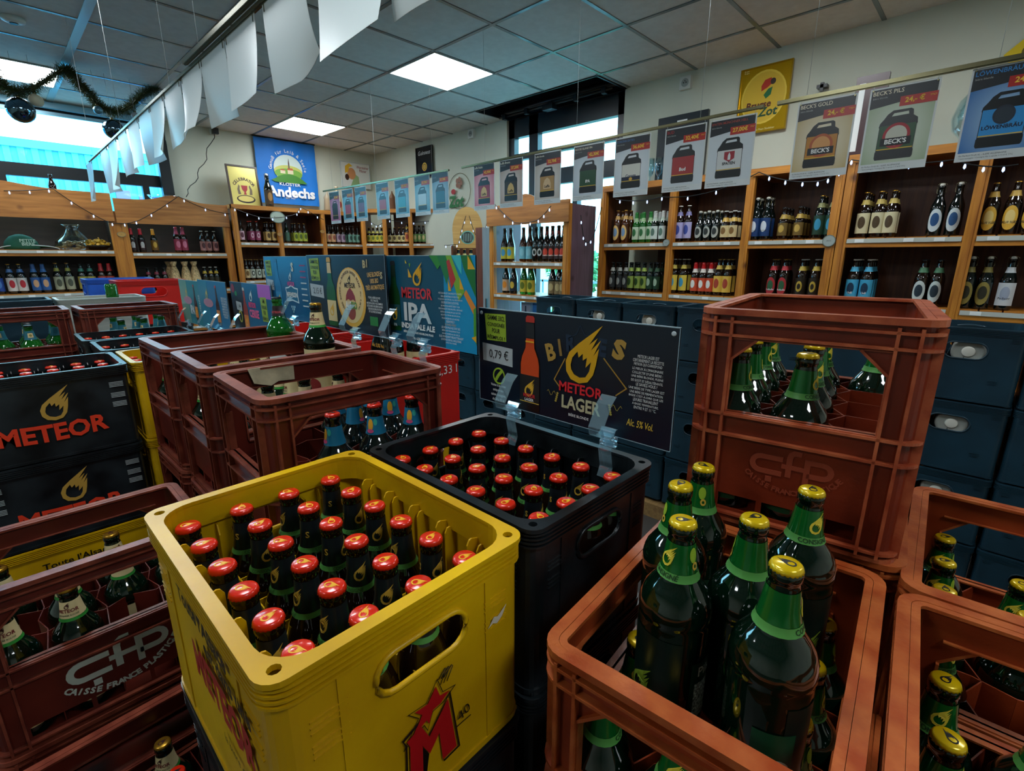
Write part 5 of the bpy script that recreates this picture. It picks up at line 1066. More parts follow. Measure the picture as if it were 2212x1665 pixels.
sign('dark sign with cream oval emblem and green bottle', .668, 1.500, .006, (.430), .205, '122433', (.285,), draw=barbe)
def hefe(t):
    note(t, .012, -.012, .050, .055, ('GAMME 75CL', 'CONSIGNÉE', 'POUR', 'RÉEMPLOI !')); price(t, .010, -.076, .058, .038, '1,16 €'); sbottle(t, .105, -.010, .175, '1a6a9c', '2a7fae', neck='2278a8', cap='2a6a94')
    text('S', .036, flat('c8c4b0'), t, .235, -.035, -.0012, .05); shape([flame(.212, -.062, .028)], flat('c8d4d8'), t, -.0014, 'flame_emblem'); text('METEOR', .018, flat('c0408a'), t, .212, -.088, -.0014, .04, sx=.8)
    shape([[(.165, -.100), (.190, -.098), (.212, -.090), (.234, -.098), (.262, -.100), (.258, -.122), (.262, -.148), (.212, -.142), (.165, -.148), (.170, -.122)]], flat('c8dce2'), t, -.0010, 'scroll_edge'); shape([[(.170, -.104), (.190, -.102), (.212, -.095), (.234, -.102), (.257, -.104), (.253, -.122), (.257, -.143), (.212, -.137), (.170, -.143), (.175, -.122)]], flat('1a6488'), t, -.0012, 'scroll_field')
    text('HEFEWEIZEN', .020, m_white, t, .213, -.123, -.0016, .03, sx=.72)
    for i, (a, b) in enumerate(((-.012, 0), (0, 0), (.012, 0), (-.006, -.008), (.006, -.008), (0, -.016))): shape([ell(.212+a, -.162+b, .004, .004, 12)], flat('9ac4d4'), t, -.0010, 'hop_drawing')
    for i in range(8): shape([rect(.290, .330, -.03-.018*i, -.026-.018*i)], flat('9a3a6a' if i < 3 else 'b8c8cc'), t, -.0010, 'text_line')
sign('bright blue sign with scroll emblem, left of the cream oval sign', .680, 1.872, .003, .43, .205, '105a86', (.240,), draw=hefe)
def cerise(t):
    shape([rect(0, .135, -.195, 0)], flat('12161a', .28), t, -.0004, 'dark_field'); shape([ell(.030, -.025, .020, .018, 10)], flat('8a2030'), t, -.0008, 'cherry_drawing'); shape([ell(.060, -.045, .012, .010, 10)], flat('2c8a4a'), t, -.0008, 'leaf_drawing'); price(t, .050, -.075, .060, .038, '1,44')
    shape([[ell(.085, -.135, .020, .024), ell(.085, -.135, .014, .018)[::-1]]], flat('a8a83c'), t, -.0008, 'round_logo'); sbottle(t, .150, -.020, .17, '8a3018', 'c8742c', cap='c8c8c0')
    shape([flame(.225, -.045, .045)], flat('c8d8dc'), t, -.0014, 'flame_emblem'); text('METEOR', .026, flat('e0407a'), t, .228, -.082, -.0012, .04, sx=.75); text('CERISE', .040, flat('e05a8a'), t, .240, -.115, -.0012, .04, sx=.80)
    shape([rect(.30, .42, -.05, 0)], flat('b05ac0'), t, -.0007, 'pink_field'); note(t, .315, -.045, .06, .09, ('GAMME', 'CONSIGNÉE', 'POUR', 'RÉEMPLOI')); para(t, .36, -.165, ['GUSTATIVEMENT FRUITÉE', 'ET DOUCE À LA FOIS,', 'ELLE VOUS SURPRENDRA'], .008)
sign('blue and black sign with pink lettering, above the far black crates', .672, 2.245, -.095, .43, .200, '12608c', (.11,), draw=cerise)
def small_sign(c1, c2, word, wc):
    def f(t):
        shape([rect(.0, .14, -.215, 0)], flat(c1, .28), t, -.0004, 'left_field'); shape([flame(.12, -.06, .05)], flat('c8b46a'), t, -.0012, 'flame_emblem'); shape([ell(.13, -.10, .07, .02)], flat('b0788a'), t, -.0008, 'pink_band')
        text(word, .06, flat(wc), t, .19, -.145, -.0012, .04, sx=.8); sbottle(t, .26, -.02, .17, '3a2014', 'c8742c'); para(t, .355, -.11, ['BIÈRE DE GARDE', 'RECETTE PENSÉE', 'PAR LES MAÎTRES', 'BRASSEURS DE', 'LA MAISON AVEC', 'DES HOUBLONS', 'AROMATIQUES', 'ET FRUITÉS'], .012, lead=.95)
    return f
sign('small far blue-green sign at the left of the pair', .675, 3.060, -.110, .42, .215, '1f7f8c', (.12,), draw=small_sign('6a9a8c', '14506a', 'IPA', 'c8d2d4'))
sign('small far blue sign at the right of the pair', .668, 2.690, -.100, .40, .215, '1a6f9c', (.12, .30), draw=small_sign('2a7f9a', '14506a', '', 'c8d2d4'))
# ---------------------------------------------------------------- decorations on walls and cabinets
# blue banner
p0, p1 = ony(551, 292, 6.62), ony(684, 315, 6.62); bw = 3.205-2.465; bz = 1.395; bh = .745
t = thing('cloth_banner', 'bright blue cloth banner with landscape roundel hanging on the back wall', 'banner', W(2.462, 6.63, bz))
n = 14; vs = [(bw*i/n, .010*math.sin(i*1.3)*(1-.4*j/n)+.004*math.sin(j*1.7+i), -bh*j/n) for j in range(n+1) for i in range(n+1)]
fs = [(j*(n+1)+i, (j+1)*(n+1)+i, (j+1)*(n+1)+i+1, j*(n+1)+i+1) for j in range(n) for i in range(n)]; m_ = len(vs)
M().add(vs+[(a, b+.002, c) for a, b, c in vs], fs+[tuple(m_+i for i in f[::-1]) for f in fs], None, True).build('banner_cloth', mat('blue_cloth', '1272c8', 0.6, var=.12, scale=3), t)
yb = -.018
shape([ell(.37, -.33, .178, .165)], flat('b9c9c4'), t, yb, 'sky_roundel'); shape([ell(.37, -.36, .176, .075)], flat('b0b45a'), t, yb-.0006, 'field_print'); shape([ell(.37, -.385, .172, .062)], flat('6a9a3a'), t, yb-.0009, 'meadow_print')
shape([[(.20, -.45), (.24, -.42), (.30, -.40), (.38, -.385), (.46, -.40), (.53, -.43), (.60, -.485), (.40, -.49), (.20, -.49), (.15, -.47)]], flat('3f7a2a'), t, yb-.0012, 'hill_print')
shape([rect(.27, .33, -.385, -.35), rect(.36, .43, -.385, -.34)], flat('cbbfa0'), t, yb-.0015, 'house_print'); shape([[(.355, -.34), (.435, -.34), (.42, -.315), (.365, -.315)], [(.265, -.35), (.335, -.35), (.32, -.335), (.28, -.335)]], flat('a8552c'), t, yb-.0018, 'roof_print'); shape([[(.372, -.32), (.390, -.32), (.390, -.26), (.381, -.20), (.372, -.26)]], flat('5a4a44'), t, yb-.0020, 'tower_print')
arc_text('Genuß für Leib & Seele', .055, flat('d8dfe0'), t, .37, -.34, .215, 178, 2, yb-.001, .01); fit('KLOSTER', .375, -.508, .26, .035, flat('e2e8ea'), t, yb-.001, .01); fit('Andechs', .385, -.600, .60, .125, flat('e6ebec'), t, yb-.001, .04, 'display_lettering'); text('SEIT 1455', .030, flat('d8dfe0'), t, .36, -.672, yb-.001, .0)
M().tube([(-.01, 0, .004), (bw+.01, 0, .004)], .008, 8).build('banner_rod', m_black, t)
# framed picture leaning on cabinet
def framed(label, x, y, z, w, h, rz, face, frame, draw, lean=.12, fw=.018, kind='framed_picture', cat='picture'):
    t = thing(kind, label, cat, W(x, y, z)); t.rotation_euler = (-lean, 0, rz)
    M().box(fw, w-fw, 0, .004, fw, h-fw).build('picture_face', face, t)
    M().plate([rect(0, w, 0, h), rect(fw, w-fw, fw, h-fw)[::-1]], -.008, .010).build('picture_frame', frame, t); draw(t, w, h); return t
def celeb(t, w, h):
    arc_text('CELEBRATOR', .045, flat('3a1c18'), t, w/2, h*.42, .115, 150, 30, -.001, .03); shape([[(w/2-.035, h*.52), (w/2+.035, h*.52), (w/2+.028, h*.42), (w/2+.008, h*.36), (w/2+.016, h*.30), (w/2-.016, h*.30), (w/2-.008, h*.36), (w/2-.028, h*.42)]], flat('9a1f24'), t, -.0012, 'goblet_emblem')
    for s in (-1, 1): shape([[(w/2+s*.045, h*.30), (w/2+s*.075, h*.30), (w/2+s*.080, h*.42), (w/2+s*.060, h*.54), (w/2+s*.048, h*.50), (w/2+s*.055, h*.42)][::s]], flat('6a5a44'), t, -.0012, 'goat_emblem')
    shape([ell(w/2, h*.19, .10, .045)], flat('2a1c18'), t, -.0010, 'banner_oval'); shape([ell(w/2, h*.20, .085, .032)], flat('cfc06a'), t, -.0013, 'banner_oval')
framed('framed gold beer picture leaning on the shelf unit left of the banner', 2.055, 6.40, .565, .335, .455, 0, mat('gold_print', 'c9bd6a', .3, metal=.3), mat('dark_wood_frame', '3a2a22', .4), celeb)
def warst(t, w, h):
    shape([ell(w*.36, h*.55, .062, .075)], flat('c98a5a'), t, -.0012, 'face_print'); shape([[(w*.14, h*.55), (w*.16, h*.82), (w*.30, h*.95), (w*.42, h*.85), (w*.30, h*.80), (w*.24, h*.60)]], flat('e0b02c'), t, -.0015, 'scarf_print'); shape([ell(w*.20, h*.40, .03, .04)], flat('3a2018'), t, -.0014, 'hair_print'); shape([[(w*.30, h*.05), (w*.62, h*.05), (w*.60, h*.45), (w*.48, h*.55)]], flat('8fae7a'), t, -.0011, 'sleeve_print')
    text('Warsteiner\nPilsner', .05, flat('8a1f24'), t, w*.76, h*.76, -.0012, .01, sx=.8, lh=.9)
framed('white enamel sign with drinking figure in the corner above shelves', 3.56, 6.65, .935, .44, .33, 0, flat('d4d6d0', .25), flat('bfc4c2', .25), warst, lean=.02, fw=.010, kind='enamel_sign', cat='sign')
t = framed('black embossed tin sign on the right wall near the corner', XR-.03, 5.61, .98, .34, .36, -PI/2, flat('12161a', .2), flat('0c1014', .2), lambda t, w, h: (text('Guinness', .07, m_white, t, w/2, h*.80, -.001, .0, shear=.2), shape([[ell(w/2, h*.35, .05, .05), ell(w/2, h*.35, .035, .035)[::-1]]], m_gold, t, -.0015, 'harp_ring'), shape([ell(w/2, h*.35, .03, .03)], flat('b08a3a'), t, -.0012, 'harp_disc')), lean=.0, fw=.010, kind='tin_sign', cat='sign')
def zot(t, w, h):
    shape([ell(w/2, h*.53, w*.44, h*.40)], flat('e6c84a', .3), t, -.0010, 'oval_rim'); shape([ell(w/2, h*.53, w*.41, h*.37)], flat('d8b43a', .3), t, -.0013, 'oval_field')
    shape([[(w*.45, h*.62), (w*.56, h*.66), (w*.66, h*.72), (w*.62, h*.80), (w*.50, h*.78), (w*.44, h*.70)]], flat('b8321c'), t, -.0016, 'red_patch'); shape([[(w*.55, h*.50), (w*.64, h*.55), (w*.66, h*.66), (w*.58, h*.64), (w*.50, h*.56)]], flat('1c6a3a'), t, -.0018, 'green_patch'); shape([ell(w*.66, h*.74, .018, .020)], flat('3a2a24'), t, -.0019, 'dark_patch')
    text('Brugse', .062, flat('5a2418'), t, w*.42, h*.42, -.0018, .03, shear=.1); text('Zot', .080, flat('1c4a2c'), t, w*.62, h*.30, -.0018, .03, shear=.15); text('De Halve Maan Stadsbier', .018, flat('e8dca0'), t, w*.52, h*.05, -.0012, .0)
    text('Bruges\nBruges', .012, flat('e8dca0'), t, w*.12, h*.95, -.0012, .0)
framed('gold embossed tin sign with oval centre on the right wall', XR-.03, 1.59, .875, .345, .435, -PI/2, mat('gold_tin', 'c9a012', .22, metal=.55), mat('gold_tin_rim', 'b08a10', .25, metal=.55), zot, lean=0, fw=.008, kind='tin_sign', cat='sign')
t = thing('tin_sign', 'yellow pointed tin sign cut off at the right edge', 'sign', W(XR-.02, .18, 1.02), -PI/2); M().plate([[(0, .05), (.10, .14), (.2, .12), (.2, -.05), (.05, -.03)]], 0, .004).build('sign_plate', flat('e0c21c'), t); shape([ell(.10, .05, .03, .03)], flat('6a5a1c'), t, -.0008, 'sign_mark')
t = thing('wall_mounting', 'small black clamp on the right wall above the posters', 'clamp', W(XR-.01, onx(1780, 190, XR).y, onx(1780, 190, XR).z)); M().box(-.05, 0, -.03, .03, -.01, .01).build('clamp_arm', m_black, t); M().box(-.05, -.03, -.01, .01, -.03, .02).build('clamp_jaw', m_black, t)
# dark flat screens / boards on top of the right shelves
t = thing('flat_board', 'black flat board on the right shelves behind the red-labelled poster', 'board', W(3.90, 2.14, .56), -PI/2); M().box(0, .40, 0, .03, 0, .50).build('board_panel', flat('1a2228', .3), t); M().box(.16, .24, -.002, 0, .44, .46).build('board_mark', m_white, t)
t = thing('tall_panel', 'narrow dark red panel leaning on the right shelves between two posters', 'panel', W(3.80, .80, .575), -PI/2); M().box(0, .16, 0, .03, 0, .46).build('panel_board', flat('3a1418', .3), t); M().box(.02, .05, -.003, 0, .05, .42).build('white_stripe', m_white, t); text('DIESEL', .03, m_white, t, .10, .2, -.002, .01, rot=PI/2)
# glasses on top of right shelves
for k in range(4):
    t = thing('beer_glass', 'clear stemmed beer glass on top of right shelves, %s from left' % ordn(k), 'glass', W(3.80, 2.28-.075*k, .565), 0, 'clear glasses on top of the right shelves')
    M().lathe([(.030, 0), (.030, .004), (.006, .010), (.005, .05), (.024, .075), (.032, .12), (.030, .19), (.0295, .19), (.031, .12), (.023, .078), (.0001, .06)], 14, None, False).build('glass_bowl', m_clear, t)
t = thing('glass_globe', 'clear round glass globe on the right shelves behind posters', 'globe', W(3.85, .19, .575)); M().lathe([(.04, 0), (.05, .01), (.13, .10), (.14, .16), (.12, .24), (.08, .29), (.07, .31), (.065, .31), (.115, .24), (.135, .16), (.125, .10), (.04, .015)], 24, None, False).build('globe_glass', m_clear, t); M().lathe([(.05, -.0), (.055, .02)], 20).build('globe_base', m_black, t)
# things on top of the back shelves
jug = S('swing', m_dark, None, '3a2a14', '8a6a3a', None, swing=True); j = place(jug, W(2.435, 6.30, .565), 0, 'dark swing-top jug standing beside the framed picture'); j.scale = (1.35, 1.35, 1.35); j['category'] = 'jug'
m_stone = mat('stoneware', 'b9a98c', 0.4)
t = thing('stone_bottle', 'pale stoneware bottle on the shelf at the right end of the banner', 'bottle', W(3.28, 6.28, .565)); M().lathe([(.05, 0), (.055, .01), (.055, .16), (.045, .20), (.018, .23), (.016, .29), (.022, .295), (.022, .31)], 20).build('jug_body', m_stone, t); shape([ell(0, .09, .028, .04)], flat('7a2a24'), t, -.0565, 'jug_label')
t = thing('stone_tankard', 'dark stoneware tankard on the corner shelf behind the small posters', 'tankard', W(*[(ray(765, 440)*6.55)[i] for i in (0, 1)], .565)); M().lathe([(.045, 0), (.05, .02), (.038, .12), (.030, .22), (.012, .30), (.010, .33)], 18).build('tankard_body', mat('dark_stoneware', '5a4a3c', .4), t)
for k, (u, c, lb) in enumerate(((708, 'a89a80', 'tall pale stone bottle left of the small posters'), (848, '6a4a34', 'brown carved stein behind the small posters'))):
    p = ray(u, 440)*6.5; t = thing('stein', lb, 'stein', W(p.x, p.y, .60)); M().lathe([(.045, 0), (.05, .01), (.042, .14), (.046, .15), (.04, .17), (.01, .22), (.008, .24)], 18).build('stein_body', mat('stein_'+c, c, .45), t); M().tube([(.045, 0, .03), (.08, 0, .05), (.08, 0, .10), (.044, 0, .12)], .006, 6).build('stein_handle', mat('stein_'+c, c, .45), t)
# round glass sign (flowers and lettering)
p = onx(990, 415, XR-.012)
t = thing('flower_sign', 'green and red script sign with flower on thin ring above corner shelf', 'sign', W(p.x, p.y, p.z-.02), -PI/2); M().tube([(.02+.20*math.cos(a), 0, .03+.20*math.sin(a)) for a in [2*PI*i/30 for i in range(30)]], .003, 5, True).build('wire_ring', m_steel, t)
text('Zot', .17, flat('1f6a34'), t, -.03, -.09, -.01, .05, shear=.2); mm = M()
for k in range(5): a = 2*PI*k/5; mm.plate([ell(.03+.035*math.cos(a), .12+.04*math.sin(a), .026, .030, 12)], -.012-.001*k, -.011-.001*k)
mm.build('flower_petal', flat('8a5a44'), t); shape([ell(-.08, .03, .04, .03)], flat('a8202c'), t, -.011, 'red_blossom')
# arch-shaped pine board with round badge
p = ray(1010, 500)*5.55; t = thing('arched_board', 'pale arch-shaped board with round striped badge and cable of lights', 'board', W(p.x, p.y, 0), rzd); k = 5.55/F; z0 = (ray(1010, 538)*5.55).z+H0; z1 = (ray(1010, 448)*5.55).z+H0; hw = 33*k
t.location.z = 0
P = [(-hw*.93, z0), (hw*.95, z0)]+[(hw*math.cos(a)*(1 if a < PI/2 else 1), z0+.15+(z1-z0-.15)*math.sin(a)**.8) for a in [PI*i/20 for i in range(1, 20)]]
M().plate([P], -.01, .01).build('board_panel', wood('pale_pine', 'c2924a', 'd9ab62'), t); zc = z0+(z1-z0)*.28
shape([ell(0, zc, hw*.45, hw*.42)], flat('6fae9a'), t, -.0125, 'badge_disc'); shape([ell(0, zc, hw*.38, hw*.35)], flat('23302c'), t, -.014, 'badge_field'); mm = M()
for q in range(6): mm.box((-.28+q*.11)*hw, (-.25+q*.11)*hw, -.0155, -.0145, zc-hw*.25, zc+hw*.25)
mm.build('badge_stripe', flat('a8c4b8'), t); M().box(-.35*hw, .35*hw, .012, .032, 0, z0+.05).build('support_post', m_woodv, t)
p = ray(1043, 560)*5.1; t = thing('wooden_post', 'reddish brown rough wooden post left of the middle shelf unit', 'post', W(p.x, p.y, 0)); t.location.z = 0; M().box(-.05, .05, -.05, .05, 0, H0+(ray(1043, 493)*5.1).z).build('post_shaft', wood('reddish_wood', '5a2e20', '7a4432', stretch=(12, 12, 1)), t); M().box(-.01, .01, -.056, -.05, .5, 1.2).build('post_split', m_black, t)
# small rack beyond the turquoise sign
p = ray(1025, 600)*5.3; t = thing('bottle_rack', 'wooden rack with tilted dark bottles behind the turquoise sign', 'rack', W(p.x, p.y, 0), rzd); t.location.z = 0
mm = M()
for z in (-.12, -.36, -.62): mm.box(-.22, .14, -.02, .25, H0+z-.03, H0+z)
mm.build('rack_shelf', m_wood, t); M().box(-.24, -.22, -.02, .25, 0, H0+.12).box(.14, .16, -.02, .25, 0, H0+.12).box(-.22, .14, .24, .25, 0, H0+.1).build('rack_side', m_woodd, t)
B_rack = S('stubby', m_dark, m_capgold, '8a7a3a', 'cfc48a', 'c4b46a')
for i in range(5):
    for b in range(2):
        q = at(t, -.17+.066*i, .03+.07*b); place(B_rack, (q[0], q[1], H0-.119), rzd, 'small dark bottle on the rack behind the turquoise sign, %s from left, %s row' % (ordn(i), ['front', 'back'][b]), 'small dark bottles on the rack')
for i in range(3): 
    q = at(t, -.12+.09*i, .06); c = place(B_rack, (q[0], q[1], H0-.615), rzd, 'tilted dark bottle on the low rack shelf, %s from left' % ordn(i), 'tilted bottles on the low rack shelf')
# ---------------------------------------------------------------- things on the left shelves
pg = ony(50, 500, YL+.12); t = thing('baseball_cap', 'dark green cap with pale lettering on the upper left shelf', 'cap', W(pg.x-.03, pg.y+.02, .066), .15); t.scale = (.8, .8, .8)
M().lathe([(.15, 0), (.152, .03), (.135, .09), (.09, .14), (.03, .165), (.0001, .168)], 24, Matrix.Scale(.85, 4, (0, 1, 0))).build('cap_crown', mat('green_felt', '14503a', .8, var=.15), t); M().plate([[(-.14, 0), (-.12, -.09), (0, -.15), (.16, -.15), (.26, -.06), (.14, 0)]], 0, .008, Matrix.Translation((.03, -.02, .035)) @ Matrix.Rotation(PI/2-.12, 4, 'X')).build('cap_peak', mat('green_felt', '14503a', .8), t)
text('PETITE\nBIÈRE', .045, flat('a8c4b4'), t, .03, .075, -.132, .02, lh=.8)
t = thing('white_cord', 'thin pale looped cord on the upper left shelf', 'cord', W(ony(62, 526, 6.26).x, 6.26, .066)); M().tube([(.20*math.cos(a), 0, .035*math.sin(a)+.004) for a in [PI*i/12 for i in range(13)]], .004, 6).build('cord_loop', flat('b8c8c8'), t); M().tube([(-.36+.02*i, 0, .004+.0045*i*i*.3) for i in range(8)], .004, 6).build('cord_end', flat('b8c8c8'), t)
pb = ony(160, 520, YL+.12); t = thing('plastic_bag', 'clear plastic bag of snacks with black band on the upper left shelf', 'bag', W(pb.x, pb.y, .066))
rn = random.Random(3); mm = M(); mm.lathe([(.10, 0), (.13, .03), (.125, .08), (.08, .13), (.05, .17), (.04, .20), (.07, .23)], 18, Matrix.Scale(.6, 4, (0, 1, 0)), True, True, lambda k, i: 1+.12*math.sin(i*2.1+k)); mm.build('bag_film', clear('film', (.75, .85, .9), .16), t)
mm = M()
for q in range(60): mm.ball(.016, Matrix.Translation((rn.uniform(-.08, .08), rn.uniform(-.04, .04), rn.uniform(.015, .08))) @ Matrix.Scale(.6, 4, (0, 0, 1)), 6)
mm.build('snack_pieces', flat('a88a5a'), t)['kind'] = 'stuff'
pb = ony(208, 525, YL+.12); t = thing('snack_bowl', 'dark bowl heaped with golden chips on the upper left shelf', 'bowl', W(pb.x, pb.y, .066)); M().lathe([(.06, 0), (.10, .03), (.118, .045), (.112, .045), (.06, .012)], 22).build('bowl_body', m_black, t); mm = M()
for q in range(130): 
    a, r_ = rn.uniform(0, 2*PI), .105*math.sqrt(rn.random()); mm.plate([ell(0, 0, .016, .011, 8)], 0, .003, Matrix.Translation((r_*math.cos(a), r_*math.sin(a), .045+rn.uniform(0, .11)*(1-r_/.12))) @ Matrix.Rotation(rn.uniform(0, 6), 4, 'Z') @ Matrix.Rotation(rn.uniform(-1, 1), 4, 'X'))
mm.build('chip_heap', mat('gold_chips', 'c99a2c', .35, var=.35, scale=40), t)['kind'] = 'stuff'
for k, u in enumerate((376, 400, 420, 366)):
    p = ony(u, 580, YL+.09+(.08 if k == 3 else 0)); t = thing('gift_bag', ['cream spotted gift bag on the lower left shelf, left of three in front', 'cream spotted gift bag on the lower left shelf, middle of three in front', 'cream spotted gift bag on the lower left shelf, rightmost', 'dark shaded gift bag behind the cream spotted ones'][k], 'gift bag', W(p.x, p.y, -.334))
    M().lathe([(.052, 0), (.055, .02), (.047, .12), (.036, .19), (.022, .235), (.018, .245), (.030, .27), (.034, .29)], 16, None, True, True, lambda k, i: 1+.06*math.sin(i*2.4+k)).build('bag_cloth', mat('spotted_cloth', 'c4a878', .8, var=.4, scale=70), t); M().lathe([(.020, .236), (.023, .242), (.020, .248)], 14).build('ribbon_tie', flat('8a6a3a'), t)
# box stack on the third middle shelf
for k, (y, c, lb) in enumerate(((2.90, '2a6aa8', 'blue bottle carton with dark silhouettes on the low middle shelf'), (3.05, '8a8c9a', 'grey bottle carton on the low middle shelf'), (2.62, 'b9cfd0', 'pale bottle carton on the low middle shelf'), (2.70, '5aa04a', 'green bottle carton on the low middle shelf'))):
    t = thing('bottle_carton', lb, 'carton', W(XM+.04+.01*k, y, -.619), -PI/2); M().box(-.055, .055, 0, .12, 0, .22).build('carton_body', flat(c), t); M().plate([[(-.02, .03), (.02, .03), (.02, .12), (.008, .15), (.008, .19), (-.008, .19), (-.008, .15), (-.02, .12)]], -.001, 0).build('bottle_silhouette', flat('14283a'), t)
# oval label plates and round tags
def plaque(label, x, y, z, w, h, rz, txt, c='a8b4a4'):
    t = thing('oval_plaque', label, 'plaque', W(x, y, z), rz); M().plate([ell(0, 0, w, h)], 0, .006).build('plaque_disc', flat(c), t); M().plate([ell(0, 0, w, h), ell(0, 0, w*.9, h*.88)[::-1]], -.001, .001).build('plaque_rim', flat('6a7468'), t); text(txt, h*.35, flat('4a5248'), t, 0, 0, -.001, .0)
p = ony(600, 469, YK-.03); plaque('large pale oval plaque on the shelf unit under the banner', p.x, YK-.03, p.z, .085, .065, 0, 'Brasserie')
p = ony(605, 506, YK-.03); plaque('small wooden oval tag on the upright below the large plaque', p.x, YK-.024, p.z, .028, .018, 0, 'bio', 'b0803a')
p = ony(697, 500, YK-.03); plaque('small wooden oval tag on the upright right of the large plaque', p.x, YK-.024, p.z, .028, .018, 0, 'bio', 'b0803a')
p = ony(263, 506, YL-.03); plaque('small wooden oval tag on the left shelf upright', p.x, YL-.024, p.z, .035, .024, 0, 'III', 'b8904a')
for u, v, lb in ((1438, 524, 'small round silver badge on the upright left of the middle right shelves'), (1790, 520, 'round silver badge on the double upright at right')):
    p = onx(u, v, XS-.03); plaque(lb, XS-.024, p.y, p.z, .035 if u > 1700 else .026, .035 if u > 1700 else .026, -PI/2, 'AOC', '9aa4a0')
# ---------------------------------------------------------------- string lights
def lights(label, P, step=4, r=.0035, br=.010):
    t = thing('string_lights', label, 'string lights', (0, 0, 0)); pts = []
    for (a, b, sag) in P:
        a, b = Vector(a), Vector(b); n = 10
        for i in range(n+1):
            if pts and i == 0: continue
            q = i/n; p = a.lerp(b, q); p.z -= sag*4*q*(1-q); pts.append(p)
    M().tube(pts, r, 5).build('cable', m_cable, t)
    for i in range(1, len(pts)-1, step): M().lathe([(.003, 0), (br*.55, -.008), (br*.6, -.018), (.0001, -.026)], 8, Matrix.Translation(pts[i]-Vector((0, 0, r)))).build('bulb', m_bulb, t)
def LP_(u, v, y): p = ony(u, v, y); return W(p.x, p.y, p.z)
def RP_(u, v, x): p = onx(u, v, x); return W(p.x, p.y, p.z)
yf = YL-.045
lights('string lights draped over the far left headers', [(LP_(8, 412, yf), LP_(115, 408, yf), .005), (LP_(115, 408, yf), LP_(235, 480, yf), .02), (LP_(235, 480, yf), LP_(300, 476, yf), .02), (LP_(300, 476, yf), LP_(385, 424, yf), .01), (LP_(385, 424, yf), LP_(496, 462, yf), .03)])
lights('string lights under the top rail beneath the banner', [(LP_(500, 447, YK-.04), LP_(565, 470, YK-.04), .01), (LP_(565, 470, YK-.04), LP_(640, 462, YK-.04), .02), (LP_(640, 462, YK-.04), LP_(650, 447, YK-.04), 0), (LP_(650, 447, YK-.04), LP_(700, 475, YK-.04), .0)])
p1_ = [ray(u, v)*6.38 for u, v in ((790, 470), (815, 488), (835, 474), (900, 480), (960, 470))]
lights('short string lights on the corner shelf unit', [(W(*a), W(*b), .01) for a, b in zip(p1_[:-1], p1_[1:])])
xm = XM-.045
lights('string lights draped on the middle header before the window', [(RP_(1068, 440, xm), RP_(1112, 481, xm), .01), (RP_(1112, 481, xm), RP_(1160, 476, xm), .01), (RP_(1160, 476, xm), RP_(1190, 445, xm), .01)])
lights('string lights hanging from middle unit to the right shelves', [(W(XM+.1, 2.50, .33), W(3.45, 2.47, .12), .06), (W(3.45, 2.47, .12), W(3.60, 2.44, .40), .08)])
pa = [ray(u, v)*5.50 for u, v in ((1010, 455), (996, 500), (990, 528), (960, 530))]; pb = [ray(u, v)*5.50 for u, v in ((1010, 455), (1024, 500), (1040, 533), (1052, 480), (1058, 430))]
lights('string lights hanging down the left side of the arched board', [(W(*a), W(*b), .0) for a, b in zip(pa[:-1], pa[1:])]); lights('string lights hanging down the right side of the arched board', [(W(*a), W(*b), .0) for a, b in zip(pb[:-1], pb[1:])])
lights('string of blue lights under the right top rail', [(RP_(1330, 430, XS-.03), RP_(1430, 425, XS-.03), .02), (RP_(1430, 425, XS-.03), RP_(1640, 372, XS-.03), .05), (RP_(1640, 372, XS-.03), RP_(1760, 392, XS-.03), .02), (RP_(1760, 392, XS-.03), RP_(1840, 345, XS-.03), .03), (RP_(1840, 345, XS-.03), RP_(2060, 345, XS-.03), .02), (RP_(2060, 345, XS-.03), RP_(2200, 355, XS-.03), .02)], 3)
t = thing('hanging_cable', 'thin dark cable hanging from the socket to the left header', 'cable', (0, 0, 0)); q0, q1 = LP_(463, 284, YB-.06), LP_(398, 425, YL+.0); n = 14
M().tube([Vector(q0).lerp(Vector(q1), i/n)+Vector((.02*math.sin(i*1.5), 0, -.12*4*(i/n)*(1-i/n)*.5)) for i in range(n+1)], .004, 5).build('cable_strand', m_cable, t); M().box(-.03, .03, -.05, 0, -.03, .03, Matrix.Translation(q0)).build('plug', m_black, t)
t = thing('beer_bottle', 'single dark bottle standing on the far left unit before the window', 'bottle', LP_(118, 425, YL+.15)); link('glass_body', cached(('longneck', m_brown.name, 14), lambda: M().lathe(PROF['longneck'][1], 14).mesh('glass_body', m_brown)), t); link('neck_label', cached(('x1',), m_band_('longneck', .03, .06, m_cream)), t); t.location.z = H0+.50
M().box(-.06, .06, .0, .20, -.03, -.001, Matrix.Translation((0, -.1, 0))).build('bottle_stand', m_woodd, t)
t = thing('glass_ornament', 'wavy clear glass ornament on the second left header beside the window', 'ornament', LP_(352, 428, YL+.1)); M().lathe([(.08, 0), (.10, .02), (.13, .06), (.125, .06), (.09, .015)], 20, None, True, True, lambda k, i: 1+.12*math.sin(i*1.9)*(k > 1)).build('ornament_bowl', m_clear, t); t.location.z = H0+.548; M().box(-.1, .1, -.1, .1, -.02, 0).build('ornament_tray', m_woodd, t)
